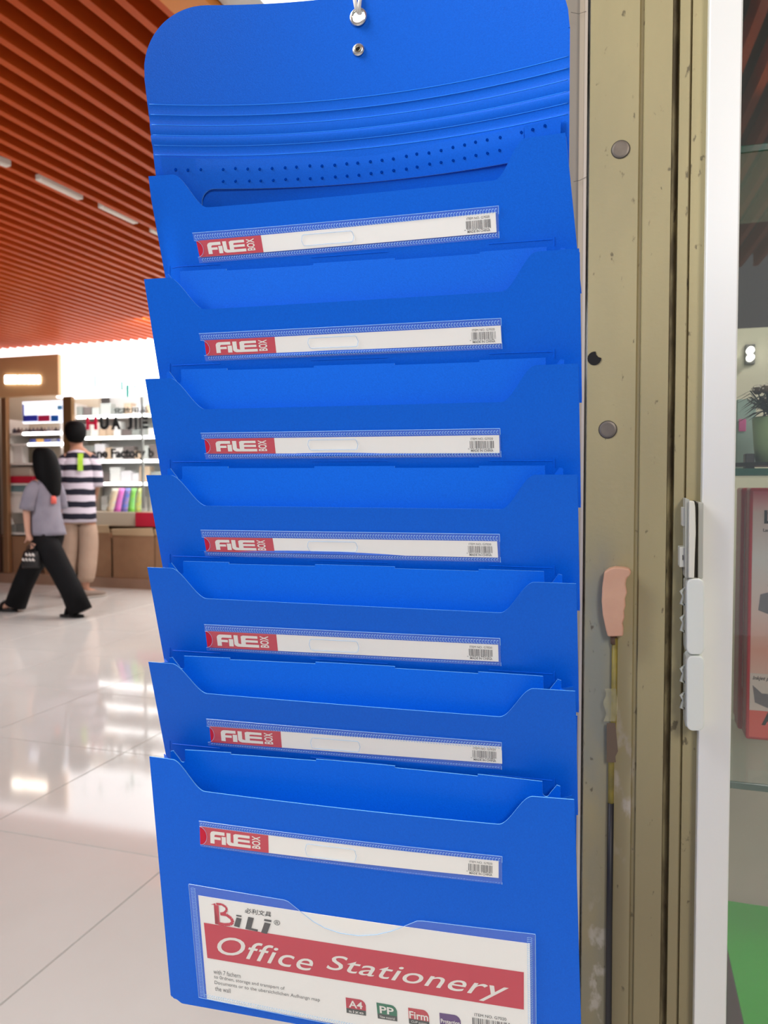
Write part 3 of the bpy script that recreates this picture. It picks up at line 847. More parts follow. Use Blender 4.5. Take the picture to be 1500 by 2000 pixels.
# stylised letters B i L i, drawn as strokes
Qb = sub_map([(412,1762),(455,1769),(458,1810),(417,1804)])
def stroke(mb, Q, pts, w_, off):
    for k_ in range(len(pts)-1):
        (x0, y0), (x1, y1) = pts[k_], pts[k_+1]; L_ = math.hypot(x1-x0, y1-y0); nx, ny = -(y1-y0)/L_*w_/2, (x1-x0)/L_*w_/2
        w2 = w_
        mb.add([Q(x0+nx, y0+ny, off), Q(x1+nx, y1+ny, off), Q(x1-nx, y1-ny, off), Q(x0-nx, y0-ny, off)], [(0,1,2,3)])
b = MB()
poly(b, Qb, [(.20,.02),(.30,1.0),(.08,1.0),(.12,.10),(-.02,.12),(.16,.03)][::-1], .0011)
poly(b, Qb, [(.12,.1),(.08,1.0),(.30,1.0),(.34,.1)], .0011)
stroke(b, Qb, [(.24,.04),(.50,.02),(.68,.12),(.70,.26),(.58,.40),(.44,.46)], .10, .00112)
stroke(b, Qb, [(.38,.48),(.66,.48),(.88,.62),(.94,.80),(.80,.92),(.52,.97),(.24,.95)], .14, .00112)
lab(b.obj('red_initial', REDP))
b = MB()
Qi = sub_map([(459,1786),(546,1801),(540,1828),(457,1809)])
poly(b, Qi, [(.04,.22),(0,.98),(.13,1.0),(.16,.24)], .0011); bar(b, Qi, .03, .0, .15, .12, .0011)
poly(b, Qi, [(.30,.0),(.27,1.0),(.40,1.0),(.43,.02)], .0011); bar(b, Qi, .30, .84, .56, .99, .0011)
poly(b, Qi, [(.68,.20),(.64,1.0),(.78,1.02),(.82,.22)], .0011); bar(b, Qi, .66, -.04, .82, .10, .0011)
lab(b.obj('grey_initials', mat('dark_grey_print', (70, 68, 66), .7)))
b = MB()
put_text(b, sub_map([(479,1773),(531,1781),(529,1791),(478,1783)]), '必利文具', 0, 0, 1, 1, .0011, bold=.008)
put_text(b, sub_map([(535,1796),(547,1798),(547,1808),(535,1806)]), '®', 0, 0, 1, 1, .0011)
lab(b.obj('brand_characters', BLACKP))
b = MB()
for s_, xa, ya, xb in (('with 7 fachern', 417, 1893, 470), ('to 0rdnen, storage and transport of', 418, 1904, 556), ('Documents or to the ubersichtlichen Aufhangn map', 419, 1915, 625), ('the wall', 420, 1926, 450)):
    sl_ = .168
    put_text(b, sub_map([(xa, ya), (xb, ya+(xb-xa)*sl_), (xb, ya+(xb-xa)*sl_+8.5), (xa, ya+8.5)]), s_, 0, 0, 1, 1, .0011)
lab(b.obj('small_print', GREYP))
for (q4, col, nm, s1, s2, cl) in (([(675,1948),(714,1954),(715,1984),(677,1978)], (196, 30, 58), 'red', 'A4', 'size', 0),
                           ([(735,1958),(775,1965),(776,1995),(738,1989)], (20, 118, 82), 'green', 'PP', 'New material', 0),
                           ([(797,1968),(837,1974),(839,2006),(799,1999)], (200, 50, 62), 'pale red', 'Firm', 'CLIP points', 0),
                           ([(858,1978),(899,1984),(901,2014),(860,2008)], (90, 48, 120), 'purple', 'Protection', '', 0)):
    Qg = sub_map(q4); b = MB()
    cut_y = .68 if s2 else 1.0
    poly(b, Qg, [(0,0),(0,cut_y),(1,cut_y),(1,.32),(.94,.15),(.84,.04),(.74,0)], .0010)
    bo = lab(b.obj('badge', mat(nm.replace(' ', '_')+'_badge', col, .6))); bo['label'] = nm+' badge reading '+s1
    if s2:
        b = MB(); bar(b, Qg, 0, .68, 1, 1, .0010); lab(b.obj('badge_foot', mat('badge_foot', (60, 66, 60), .6)))
        b = MB(); put_text(b, Qg, s2, .12, .76, .88, .93, .0012); lab(b.obj('badge_small_print', LETTER))
    b = MB()
    hh = {'A4': (.14, .14, .84, .60), 'PP': (.14, .16, .84, .62), 'Firm': (.04, .18, .96, .64), 'Protection': (.05, .36, .95, .64)}[s1]
    put_text(b, Qg, s1, *hh[:2], hh[2], hh[3], .0012, bold=.02); lab(b.obj('badge_lettering', LETTER))
Qg = sub_map([(922,1978),(1000,1990),(1001,2020),(923,2008)])
b = MB(); put_text(b, Qg, 'ITEM NO. G7020', .06, .0, .86, .18, .0011); lab(b.obj('item_number', BLACKP))
b = MB(); barcode(b, Qg, .0, .30, .94, 1.3, .0011, 44); lab(b.obj('barcode', GREYP))
# sleeve film with stepped thumb cut
Qs = quad_map(S, [(370,1726),(1046,1824),(1048,2078),(390,1946)])
def sinv(px, py):
    a, b_ = .5, .5
    for _ in range(20):
        x, y = proj(Qs(a, b_, .001)); e = 1e-3
        xs, ys = proj(Qs(a+e, b_, .001)); xt, yt = proj(Qs(a, b_+e, .001))
        A, B, C, D_ = (xs-x)/e, (xt-x)/e, (ys-y)/e, (yt-y)/e; det = A*D_-B*C
        dx, dy = px-x, py-y; a += (dx*D_-B*dy)/det; b_ += (A*dy-C*dx)/det
    return a, b_
cut = [(370,1726),(555,1757),(563,1760),(594,1785),(612,1799),(635,1812),(665,1822),(700,1827),(735,1825),(765,1818),(783,1811),(815,1798),(825,1798),(1046,1824)]
cc = [sinv(*p) for p in cut]
def cuty(a):
    for k_ in range(len(cc)-1):
        if cc[k_][0] <= a <= cc[k_+1][0]: u = (a-cc[k_][0])/(cc[k_+1][0]-cc[k_][0]); return cc[k_][1]+(cc[k_+1][1]-cc[k_][1])*u
    return 0
cols = sorted(set(lins(0, 1, 30)+[max(0, min(1, c[0])) for c in cc]))
v = []; f = []
for a in cols:
    y0 = cuty(a)
    for r in range(6): v.append(Qs(a, y0+(1-y0)*r/5, .0015))
for j in range(len(cols)-1):
    for r in range(5): f.append((j*6+r, j*6+r+1, (j+1)*6+r+1, (j+1)*6+r))
film = mesh('card_sleeve', v, f, FILM); sub(film, pockets[6])
b = MB(); b.tube([Qs(a, cuty(a), .0015) for a in cols], .00022, 4)
seam_row(b, Qs, .006, .02, .022, .985, 70, .0017, True); seam_row(b, Qs, .978, .02, .992, .985, 70, .0017, True)
seam_row(b, Qs, .02, .955, .98, .985, 130, .0017)
b.tube([Qs(0, 0, .0015), Qs(0, .5, .0015), Qs(0, 1, .0015)], .0002, 4); b.tube([Qs(1, 0, .0015), Qs(1, .5, .0015), Qs(1, 1, .0015)], .0002, 4)
b.tube([Qs(a, 1, .0015) for a in lins(0, 1, 20)], .0002, 4)
so = b.obj('sleeve_seam', SEAM); sub(so, pockets[6]); so['kind'] = 'stuff'

# ================================================================== ON THE POST
# shutter pole with a grip
GRIP = mat('peach_grip', (214, 168, 136), .55, 0, .4, var=(30, (198, 148, 120), .6))
root = empty('shutter_pole', on_y(1200, 1250, YC-.006), 'thin pole with a peach coloured finger grip leaning against the worn metal post', 'pole')
outline = [(1180,1118),(1190,1111),(1202,1108),(1216,1109),(1229,1111),(1233,1117),(1231,1124),(1224,1130),(1222,1142),(1225,1158),(1221,1170),(1222,1184),(1219,1194),(1220,1206),(1216,1218),(1218,1228),(1217,1243),(1187,1244),(1182,1225),(1177,1200),(1175,1175),(1176,1148)]
def plate(pts, Yf, Yb, m, name, bev, segs=3):
    b = MB(); n = len(pts); fr = [on_y(p[0], p[1], Yf) for p in pts]
    v = [tuple(p) for p in fr] + [(p.x, Yb, p.z) for p in fr]
    f = [tuple(range(n)), tuple(range(2*n-1, n-1, -1))] + [(i_, n+i_, n+(i_+1) % n, (i_+1) % n) for i_ in range(n)]
    f = [tuple(reversed(q)) for q in f]
    b.add(v, f); return b.obj(name, m, None, False, bev, 0, segs)
g = plate(outline, YC-.016, YC-.001, GRIP, 'grip', .004, 4); own(root, g)
def rod(name, pts, r, m):
    b = MB(); b.tube([on_y(x, y_, YC-.005) for x, y_ in pts], r, 10); o = b.obj(name, m, smooth=True); own(root, o); return o
rod('ferrule', [(1198,1236),(1199,1258)], .0032, mat('rust_brown', (96, 72, 52), .6))
rod('rod', [(1201,1246),(1199,1400),(1194,1480),(1193,1572)], .0029, mat('yellow_rod', (142, 126, 48), .5, var=(70, (100, 90, 44), .8)))
rod('lower_rod', [(1193,1568),(1190,1800),(1188,2060),(1186,2300)], .0031, mat('black_rod', (24, 22, 26), .5))
TAPE = clear('old_tape', (190, 180, 130), .35, .2, .08)
b = MB(); v = []
for k_ in range(9):
    y_ = 1345+k_*8; 
    for x in (1181+3*math.sin(k_*1.3), 1190, 1199+3*math.sin(k_), 1207-abs(k_-4)):
        v.append(on_y(x, y_, YC-.009-.0015*math.sin(x*.9+k_)))
b.add(v, [(r*4+c, r*4+c+1, r*4+c+5, r*4+c+4) for r in range(8) for c in range(3)]); o = b.obj('tape', TAPE, smooth=True); own(root, o)
b = MB(); v = []
for k_ in range(8):
    y_ = 1412+k_*11
    for x in (1185, 1194, 1202+k_*1.0-(k_ > 5)*6): v.append(on_y(x, y_, YC-.0087))
b.add(v, [(r*3+c, r*3+c+1, r*3+c+4, r*3+c+3) for r in range(7) for c in range(2)]); o = b.obj('brown_tape', mat('brown_tape', (98, 80, 62), .6)); own(root, o)

# switch plates and tags beside the sash
PLW = mat('switch_white', (232, 236, 226), .35); PLC = mat('cream_plastic', (232, 230, 212), .4); PLG = mat('plate_grey', (184, 184, 170), .45)
def rr_outline(x0, y0, x1, y1, rx, n=8, right=True):
    pts = []
    ry = rx
    for cx_, cy_, a0 in ((x0+rx, y0+ry, math.pi), (x1-rx, y0+ry, -math.pi/2), (x1-rx, y1-ry, 0), (x0+rx, y1-ry, math.pi/2)):
        for k_ in range(n+1):
            a = a0+math.pi/2*k_/n; pts.append((cx_+rx*math.cos(a), cy_+ry*math.sin(a)))
    return pts
for n_, (y0, y1, lb) in enumerate(((1130, 1279, 'rounded white switch housing on the post, upper of the two beside the sash'), (1281, 1428, 'rounded white switch housing on the post, lower of the two beside the sash'))):
    r = empty('switch_housing', on_y(1355, (y0+y1)/2, YC), lb, 'switch', 'switch housings beside the sash')
    own(r, plate(rr_outline(1341, y0, 1376, y1, 13), YC-.030, YC+.004, PLW, 'housing', .0015))
    own(r, plate(rr_outline(1338, y0+3, 1350, y1-8, 4), YC-.020, YC+.004, PLG, 'base_plate', .001))
    b = MB()
    for k_ in range(2):
        yc_ = y0+32+k_*52
        A = on_y(1341, yc_-17, YC-.014); B = on_y(1330, yc_-6, YC-.020); C = on_y(1334, yc_+2, YC-.018); D_ = on_y(1330, yc_+16, YC-.020); E = on_y(1341, yc_+22, YC-.014)
        b.tube([A, B, C, D_, E], [.0008, .0016, .0010, .0016, .0008], 6)
    own(r, b.obj('rocker', mat('clear_rocker', (190, 192, 180), .2), smooth=True))
r = empty('remote_holder', on_y(1352, 1052, YC), 'upright cream plastic box with a grey side above the rounded switches', 'box')
own(r, plate([(1346,978),(1356,979),(1358,990),(1359,1040),(1357,1090),(1356,1129),(1345,1129)], YC-.030, YC+.004, PLC, 'front_cover', .0008))
own(r, plate([(1338,972),(1347,976),(1347,1129),(1338,1129)], YC-.024, YC+.004, PLG, 'side_cover', .0008))
own(r, plate([(1358,978),(1364,985),(1363,1129),(1356,1129)], YC-.022, YC+.004, mat('slot_dark', (44, 40, 32), .7), 'slot', .0003))
own(r, plate([(1364,980),(1374,982),(1373,1130),(1363,1130)], YC-.026, YC+.004, PLG, 'rear_cover', .0008))
for (x0, y0, x1, y1, lb) in ((1327,1069,1340,1108,'small white tag with a dash stuck at the left of the cream box, lower one'), (1333,991,1340,1028,'small pale tag stuck at the left of the cream box, upper one')):
    o = plate([(x0,y0),(x1,y0),(x1,y1),(x0,y1)], YC-.019, YC+.004, mat('tag_white', (206, 204, 190), .5), 'tag', .0006); tag(o, lb, 'tag')
    if y0 > 1050:
        d_ = plate([(1333,1084),(1334.5,1084),(1334.5,1094),(1333,1094)], YC-.0195, YC-.019, BLACKP, 'printed_dash', 0); d_.parent = o

# ================================================================== SHOP WINDOW DISPLAY (right)
GE = mat('green_glass_edge', (28, 84, 68), .15, 0, .6)
GSH = clear('shelf_glass', (150, 190, 170), .12, .02, .07)
x0s = cx(1440, YC+.03); x1s = x0s+1.1
SHL = MB().box((cx(1350, YC+.06), YC+.07, 0), (cx(1350, YC+.06)+.02, 1.75, CEIL+.2)).obj('wall_shop_left', mat('shop_side', (150, 150, 138), .6)); tag(SHL, kind='structure')
zsplit = on_y(1480, 640, 1.6).z
BK = MB().box((cx(1350, YC+.06), 1.60, 0), (2.2, 1.65, zsplit)).obj('wall_shop_back', mat('shop_beige', (205, 200, 178), .7, var=(5, (188, 190, 164), .8))); tag(BK, kind='structure')
BK2 = MB().box((cx(1350, YC+.06), 1.62, zsplit), (2.2, 1.66, CEIL+.2)).obj('wall_shop_upper', mat('shop_dark', (52, 48, 46), .7)); tag(BK2, kind='structure')  # dark colour painted in for the unlit upper interior
def zat(px, py, Y): return on_y(px, py, Y).z
shelves = []
for n_, (ye, lb) in enumerate(((290, 'top glass shelf with a green edge behind the window'), (922, 'middle glass shelf with a green edge under the pot plant'), (1537, 'low glass shelf with a green edge under the red paper packs'))):
    z = zat(1470, ye, .90)
    r = empty('glass_shelf', (x0s, .9, z), lb, 'shelf', 'glass shelves of the window display')
    own(r, MB().box((x0s-.012, .902, z-.004), (x1s, 1.14, z+.004)).obj('shelf_plate', GSH))
    own(r, MB().box((x0s-.012, .899, z-.004), (x1s, .902, z+.004)).obj('front_edge', GE, bevel=.001))
    b = MB(); b.tube([(x0s-.03, .93, z-.012), (x0s+.004, .93, z-.012)], .004, 12); b.tube([(x0s+.004, .93, z-.012), (x0s+.010, .93, z-.012)], .0052, 12)
    own(r, b.obj('shelf_pin', mat('brass', (190, 170, 120), .3, .8)))
    shelves.append(z)
# red paper packs
PKR = mat('pack_red', (196, 44, 56), .25, 0, .6); PKW = mat('pack_pale', (214, 200, 190), .3)
def pack_mat():
    m = mat('pack_front', (212, 206, 198), .25, 0, .6); nt = m.node_tree; L = nt.links.new; b_ = nt.nodes['Principled BSDF']
    tc = nt.nodes.new('ShaderNodeTexCoord'); sp = nt.nodes.new('ShaderNodeSeparateXYZ'); L(tc.outputs['Object'], sp.inputs[0])
    cr = nt.nodes.new('ShaderNodeValToRGB'); mr = nt.nodes.new('ShaderNodeMapRange'); mr.inputs[1].default_value = 0; mr.inputs[2].default_value = .318
    L(sp.outputs['Z'], mr.inputs[0]); L(mr.outputs[0], cr.inputs[0])
    el = cr.color_ramp.elements
    el[0].position = 0; el[0].color = (*lin((226, 84, 72)), 1); el[1].position = 1; el[1].color = (*lin((222, 60, 84)), 1)
    for p_, c_ in ((.17, (226, 96, 80)), (.19, (226, 196, 184)), (.36, (222, 160, 140)), (.5, (226, 196, 186)), (.72, (212, 208, 204)), (.9, (216, 190, 182))):
        e = el.new(p_); e.color = (*lin(c_), 1)
    L(cr.outputs[0], b_.inputs['Base Color']); return m
PKF = pack_mat()
zsh = shelves[2]+.004
xp = on_y(1460, 1200, 1.055).x
for n_, (yy_, dx) in enumerate(((1.055, 0), (1.094, -.004), (1.131, -.001))):
    r = empty('paper_pack', (xp+dx, yy_, zsh), ['red and white pack of laser and inkjet label paper, front one behind the window', 'red paper pack standing second in the window display row', 'red paper pack standing last in the window display row'][n_], 'paper pack', 'red paper packs on the glass shelf')
    b = MB().box((0, 0, 0), (.21, .034, .318)).obj('wrapper', PKR, r, bevel=.003)
    b = MB().box((.004, -.0006, .004), (.206, .002, .314)).obj('printed_front', PKF, r)
    if n_ == 0:
        def ptxt(s, x, z, h_, m, nm, **k_):
            v, f, asp = text2d(s, **k_); b = MB(); b.add([(x+p[0]*h_*asp, -.0009, z+p[1]*h_) for p in v], [tuple(q) for q in f]); return b.obj(nm, m, r)
        ptxt('Laser', .017, .2735, .017, BLACKP, 'large_lettering', bold=.03)
        ptxt('Laser & Inkjet', .016, .2625, .005, BLACKP, 'small_lettering', bold=.02)
        ptxt('Inkjet printer', .007, .0755, .006, BLACKP, 'caption', bold=.02, shear=.3)
        ptxt('A4', .018, .020, .018, BLACKP, 'size_lettering', bold=.04)
        PG = mat('printer_grey', (112, 108, 112), .6); PD = mat('printer_dark', (60, 56, 60), .6)
        b = MB(); b.add([(.012,-.0009,.165),(.014,-.0009,.185),(.03,-.0009,.190),(.05,-.0009,.188),(.05,-.0009,.165),(.03,-.0009,.158)], [(5,4,3,2,1,0)][:1]); b.add([(.022,-.00095,.196),(.03,-.00095,.208),(.05,-.00095,.215),(.05,-.00095,.196)], [(3,2,1,0)]); b.obj('printed_printer', PG, r)
        b = MB(); b.add([(.004,-.0008,.038),(.004,-.0008,.085),(.06,-.0008,.085),(.06,-.0008,.038)], [(3,2,1,0)][:1]); b.obj('pale_panel', PKW, r)
        b = MB(); b.add([(.010,-.00095,.048),(.007,-.00095,.070),(.018,-.00095,.060),(.04,-.00095,.060),(.04,-.00095,.045),(.025,-.00095,.042)], [(5,4,3,2,1,0)]); b.obj('printed_inkjet', PG, r)
# pot plant on a dark tray
zm = shelves[1]+.004
P = on_y(1512, 905, 1.0)
r = empty('potted_plant', (P.x, 1.0, zm), 'small plant with white flower heads in a pale green pot on the middle glass shelf', 'plant')
b = MB(); b.loft([((0,0,.004), .046, .046), ((0,0,.008), .048, .048)], 24); b.obj('tray', mat('tray_black', (28, 28, 30), .4), r, smooth=False)
b = MB(); b.loft([((0,0,.008), .020, .020), ((0,0,.030), .0225, .0225), ((0,0,.060), .0245, .0245), ((0,0,.062), .0225, .0225), ((0,0,.056), .021, .021)], 28); b.obj('pot', mat('pale_green_pot', (150, 180, 132), .4), r, smooth=True)
LEAF = mat('dark_leaf', (30, 48, 34), .5)
rnd = random.Random(3)
for k_ in range(70):
    a = rnd.uniform(0, 2*math.pi); L_ = rnd.uniform(.040, .058); up = rnd.uniform(-.004, .026)
    d = Vector((math.cos(a), math.sin(a), 0)); base = Vector((0,0,.058)); sd = Vector((-d.y, d.x, 0))
    p1 = base+d*.012+Vector((0,0,.012)); p2 = base+d*L_*.6+Vector((0,0,.010+up)); p3 = base+d*L_+Vector((0,0,up))
    w_ = .0018
    b = MB(); b.add([base-sd*w_*.5, base+sd*w_*.5, p1-sd*w_, p1+sd*w_, p2-sd*w_, p2+sd*w_, p3], [(0,1,3,2),(2,3,5,4),(4,5,6)])
    o = b.obj('leaf', LEAF, r, smooth=True)
FLW = mat('flower_white', (196, 190, 176), .7); FLB = mat('flower_brown', (84, 70, 50), .8)
for k_ in range(9):
    a = k_*2.4; rr = .006+.0034*k_; c = Vector((math.cos(a)*rr, math.sin(a)*rr*.8, .084+.010*math.cos(k_*1.7)))
    b = MB()
    for j in range(26):
        d = Vector((rnd.gauss(0,1), rnd.gauss(0,1), abs(rnd.gauss(0,1)))).normalized(); q_ = c+d*.0075; e1_ = d.orthogonal().normalized()*.0014; e2_ = d.cross(e1_)
        b.add([q_+e1_, q_+e2_, q_-e1_, q_-e2_], [(0,1,2,3)])
    b.obj('blossom', FLW, r); b = MB(); b.loft([((c.x,c.y,c.z-.004), .003, .003), ((c.x,c.y,c.z), .0066, .0066), ((c.x,c.y,c.z+.004), .004, .004)], 10); b.obj('flower_core', FLB, r, smooth=True)
    b = MB(); b.tube([(c.x*.4, c.y*.4, .052), c], .0008, 5); b.obj('stem', LEAF, r)
# little dark box and pink box on the shelf behind
for (x0, y0, x1, y1, Y_, m, lb, nm) in ((1456,886,1474,905,.985,mat('small_black', (26, 26, 28), .4),'tiny black box beside the pale green pot','small_box'),
                              (1444,818,1458,842,1.12,mat('pink_card', (206, 90, 150), .6),'pink card behind the plant in the window display','card'),
                              (1440,780,1475,905,1.13,mat('mint_box', (150, 178, 165), .5),'pale mint box behind the plant in the window display','box')):
    A = on_y(x0, y0, Y_); B = on_y(x1, y1, Y_)
    if nm == 'card': z0_, z1_, yb_ = B.z, A.z, Y_-.002
    else: z0_, z1_, yb_ = zm, A.z, Y_+.018
    o = MB().box((A.x, Y_ if nm != 'card' else Y_+.004, z0_), (B.x, yb_ if nm != 'card' else Y_+.006, z1_)).obj(nm, m, bevel=.001); tag(o, lb, 'card' if nm == 'card' else 'box')
# green sheet at the bottom of the display
zg = on_y(1480, 1768, 1.14).z; xg0 = on_z(1424, 1865, zg).x
r = empty('display_plinth', (xg0, .9, 0), 'low display plinth inside the window topped by a bright green sheet', 'plinth')
own(r, MB().box((xg0, YC+.035, 0), (x1s, 1.14, zg-.004)).obj('body', mat('plinth_brown', (110, 70, 56), .6)))
own(r, MB().box((xg0, YC+.035, zg-.004), (x1s, 1.14, zg)).obj('green_sheet', mat('green_sheet', (16, 205, 28), .6, 0, .2)))
# two added glowing discs standing for bright reflections in the glass
r = empty('wall_lamp', on_y(1465, 690, 1.6), 'twin round spot lamp glowing on the wall behind the window', 'lamp')
for yy_ in (684, 698):
    P = on_y(1466, yy_, 1.58); b = MB(); b.tube([(P.x, 1.6, P.z), (P.x, 1.575, P.z)], .0065, 14); own(r, b.obj('spot', mat('spot_glow', (255, 255, 250), .5, emit=((255, 255, 245), 2.2))))
P = on_y(1466, 691, 1.59); own(r, MB().box((P.x-.008, 1.592, P.z-.018), (P.x+.008, 1.6, P.z+.018)).obj('lamp_plate', mat('lamp_plate_grey', (90, 90, 84), .6)))

# ================================================================== FAR SHOPS (left)
def fx(px, Y=None): return on_y(px, 945, Y or YF).x
def fz(py, px=150, Y=None): return on_y(px, py, Y or YF).z
def fbox(name, x0, y0, x1, y1, Ya, Yb, m, bevel=0):
    """box whose front face (plane Ya) fills the given pixel rectangle"""
    A = on_y(x0, (y0+y1)/2, Ya); B = on_y(x1, (y0+y1)/2, Ya); xm = (x0+x1)/2
    return MB().box((A.x, Ya, on_y(xm, y0, Ya).z), (B.x, Yb, on_y(xm, y1, Ya).z)).obj(name, m, bevel=bevel)
STEP = mat('step_tan', (150, 118, 96), .5, var=(4, (132, 102, 84), .7))
zst = on_y(150, 1126, YF).z
stp = MB().box((-14, YF, 0), (4.9, YF+1.6, zst)).obj('trim_3', STEP); tag(stp, 'tan stone step along the far shop fronts', kind='structure')
# white lit fascia of the right shop
FAS = mat('lit_fascia', (255, 255, 255), .4, emit=((250, 252, 255), 1.9))
zf0 = fz(773, 210, YF+.05)
fas = MB().box((fx(113, YF+.05), YF+.05, zf0), (2.0, YF+.2, CEIL+.28)).box((fx(-400, YF+.05), YF+.05, fz(697, 60, YF+.05)), (fx(113, YF+.05), YF+.2, CEIL+.28)).obj('lightbox_sign', FAS); tag(fas, 'overexposed white lightbox fascia above the far lettered shop', 'sign')
TEAL = mat('teal_print', (90, 205, 190), .5)
for (x, y_, w_, h_) in ((153,733,2,14),(184,733,3,22),(236,745,4,16),(246,752,6,22),(262,752,3,10),(128,734,2,9)):
    A = on_y(x, y_, YF+.045); o = MB().box((A.x, YF+.045, A.z-h_*.0062), (A.x+w_*.0062, YF+.05, A.z)).obj('teal_mark', TEAL, fas)
# brown fascia of the left shop
BF = mat('tan_fascia', (222, 178, 128), .45, var=(1.5, (208, 160, 112), .6))
r = empty('shop_sign', (fx(60), YF-.02, 2.2), 'tan fascia sign with glowing white letters over the far left shop', 'sign')
zA, zB = on_y(60, 694, YF-.02).z, on_y(60, 774, YF-.02).z
own(r, MB().box((fx(-330, YF-.02), YF-.02, zB), (fx(117, YF-.02), YF+.045, zA)).obj('fascia', BF, bevel=.01))
GLOW = mat('sign_glow', (255, 252, 240), .5, emit=((255, 250, 238), 7))
k0 = 0
for x in (8, 16, 24, 34, 43, 52, 61, 70):
    A = on_y(x, 733, YF-.04); B = on_y(x+7, 749, YF-.04); b = MB()
    # glowing block letters, too blown out to read
    b.box((A.x, YF-.04, B.z), (B.x, YF-.02, A.z)); own(r, b.obj('glowing_letter', GLOW, bevel=.01))
GM = mat('gold_metal', (160, 120, 84), .3, .6)
CRE = mat('shop_cream', (205, 190, 168), .7); WS = mat('shop_white', (232, 226, 218), .6); LED = mat('led_strip', (255, 255, 255), .5, emit=((255, 255, 255), 6))
# left shop shell
lw = MB().box((fx(-330), YF+.52, zst), (fx(138), YF+.57, fz(690))).obj('wall_shop_far_left', CRE); tag(lw, kind='structure')
def post(x0, x1, ya, yb, Y_, m, lb):
    o = fbox('shop_post', x0, ya, x1, yb, Y_, Y_+.06, m, .01)
    me = o.data
    for v_ in me.vertices:
        if v_.co.z < 1: v_.co.z = zst
    tag(o, lb, 'post'); return o
post(4, 14, 774, 1100, YF+.02, GM, 'slim gold metal post at the left end of the far shop')
post(124, 142, 774, 1100, YF+.02, mat('brown_post', (128, 96, 60), .35, .5), 'brown gold post between the two far shops')
post(-40, -6, 774, 1100, YF+.02, mat('dark_post', (96, 70, 60), .5), 'dark brown post at the left edge of the far shops')
# shelving of the left shop
def shelving(x0, x1, ys, Y0, Y1, lb, led, back, leds_x=None, zbot=None):
    r = empty('shelving', (fx(x0, Y0), Y0, zst), lb, 'shelving')
    za, zb = on_y((x0+x1)/2, min(ys)-30, Y0).z, zbot or zst
    xa, xb = on_y(x0, 945, Y0).x, on_y(x1, 945, Y0).x
    own(r, MB().box((xa, Y1-.02, zb), (xb, Y1, za)).obj('back_board', back))
    own(r, MB().box((xa-.02, Y0, zb), (xa, Y1, za)).obj('side', WS)); own(r, MB().box((xb, Y0, zb), (xb+.02, Y1, za)).obj('side', WS))
    for k_, y_ in enumerate(ys):
        z = on_y((x0+x1)/2, y_, Y0).z
        own(r, MB().box((xa, Y0, z-.012), (xb, Y1-.02, z+.012)).obj('shelf', WS))
        if led[k_]:
            lx0, lx1 = (leds_x[k_] if leds_x else (x0, x1))
            A, B = on_y(lx0, y_, Y0-.02).x, on_y(lx1, y_, Y0-.02).x
            own(r, MB().box((A, Y0-.025, z-.016), (B, Y0, z+.016)).obj('led_strip', LED, bevel=.008))
    return r
shelving(16, 119, [847, 868, 906, 946, 963, 1000, 1043], YF+.12, YF+.5, 'lit display shelving of the far left shop', [1,1,0,0,0,0,0], mat('back_cream', (206, 192, 172), .7), {0: (44,120), 1: (54,124)}, on_y(70, 1048, YF+.12).z)
# light box picture
o = fbox('lightbox_picture', 43, 783, 122, 826, YF+.03, YF+.08, mat('lightbox_white', (240, 244, 255), .4, emit=((236, 242, 255), 1.0)), .01); tag(o, 'backlit blue and red picture panel under the tan fascia', 'picture')
for (x0, x1, y0, y1, c) in ((45,73,811,823,(60,70,215)),(74,97,811,823,(215,40,96)),(99,114,811,823,(30,110,215)),(44,47,790,823,(120,130,240)),(112,121,792,800,(110,190,245))):
    q_ = fbox('printed_field', x0, y0, x1, y1, YF+.026, YF+.03, mat('field_%d_%d' % (c[0], c[2]), c, .5)); q_.parent = o
rnd = random.Random(11)
ORDN = ['first','second','third','fourth','fifth','sixth','seventh','eighth','ninth','tenth','eleventh','twelfth','thirteenth','fourteenth','fifteenth','sixteenth','seventeenth','eighteenth','nineteenth','twentieth','twenty-first','twenty-second','twenty-third','twenty-fourth','twenty-fifth','twenty-sixth']
def cname(c):
    r, g, b_ = c
    if min(c) > 205: return 'white'
    if r > 180 and g < 90: return 'red'
    if b_ > r+25: return 'blue'
    if r > g+25 and r > 150: return 'tan'
    if max(c) < 100: return 'dark'
    return 'grey'
def goods(x0, x1, ybase, hmin, hmax, wmin, wmax, Y_, cols, grp, lb, cat='box', nm='product_box', gap=1.0, zb=None):
    x = x0; k_ = 0
    while x < x1:
        w_ = rnd.uniform(wmin, wmax); h_ = rnd.uniform(hmin, hmax); c = rnd.choice(cols)
        z0 = zb if zb else on_y((x0+x1)/2, ybase, YF+.12).z+.013
        A, B = on_y(x, 900, Y_).x, on_y(x+w_, 900, Y_).x
        hh = h_*.0062
        if nm == 'bottle':
            ra = (B-A)/2; b = MB(); cxx = (A+B)/2
            b.loft([((cxx,Y_+ra,z0), ra, ra), ((cxx,Y_+ra,z0+hh*.65), ra, ra), ((cxx,Y_+ra,z0+hh*.78), ra*.4, ra*.4), ((cxx,Y_+ra,z0+hh), ra*.4, ra*.4)], 8)
            o = b.obj(nm, mat('goods_%d_%d_%d' % c, c, .5), smooth=False)
        else: o = MB().box((A, Y_, z0), (B, Y_+.1, z0+hh)).obj(nm, mat('goods_%d_%d_%d' % c, c, .5), bevel=.006)
        tag(o, lb if '%' not in lb else lb.replace('%c', cname(c)).replace('%n', ORDN[k_]), cat, grp); x += w_+gap; k_ += 1
    return z0+hh
dk = [(60,44,50),(96,70,70),(120,110,110),(70,60,74),(150,130,120)]
goods(24, 118, 847, 10, 12, 5, 8, YF+.2, dk, 'dark goods under the backlit picture', '%c bottle under the backlit picture, %n from the left', 'bottle', 'bottle')
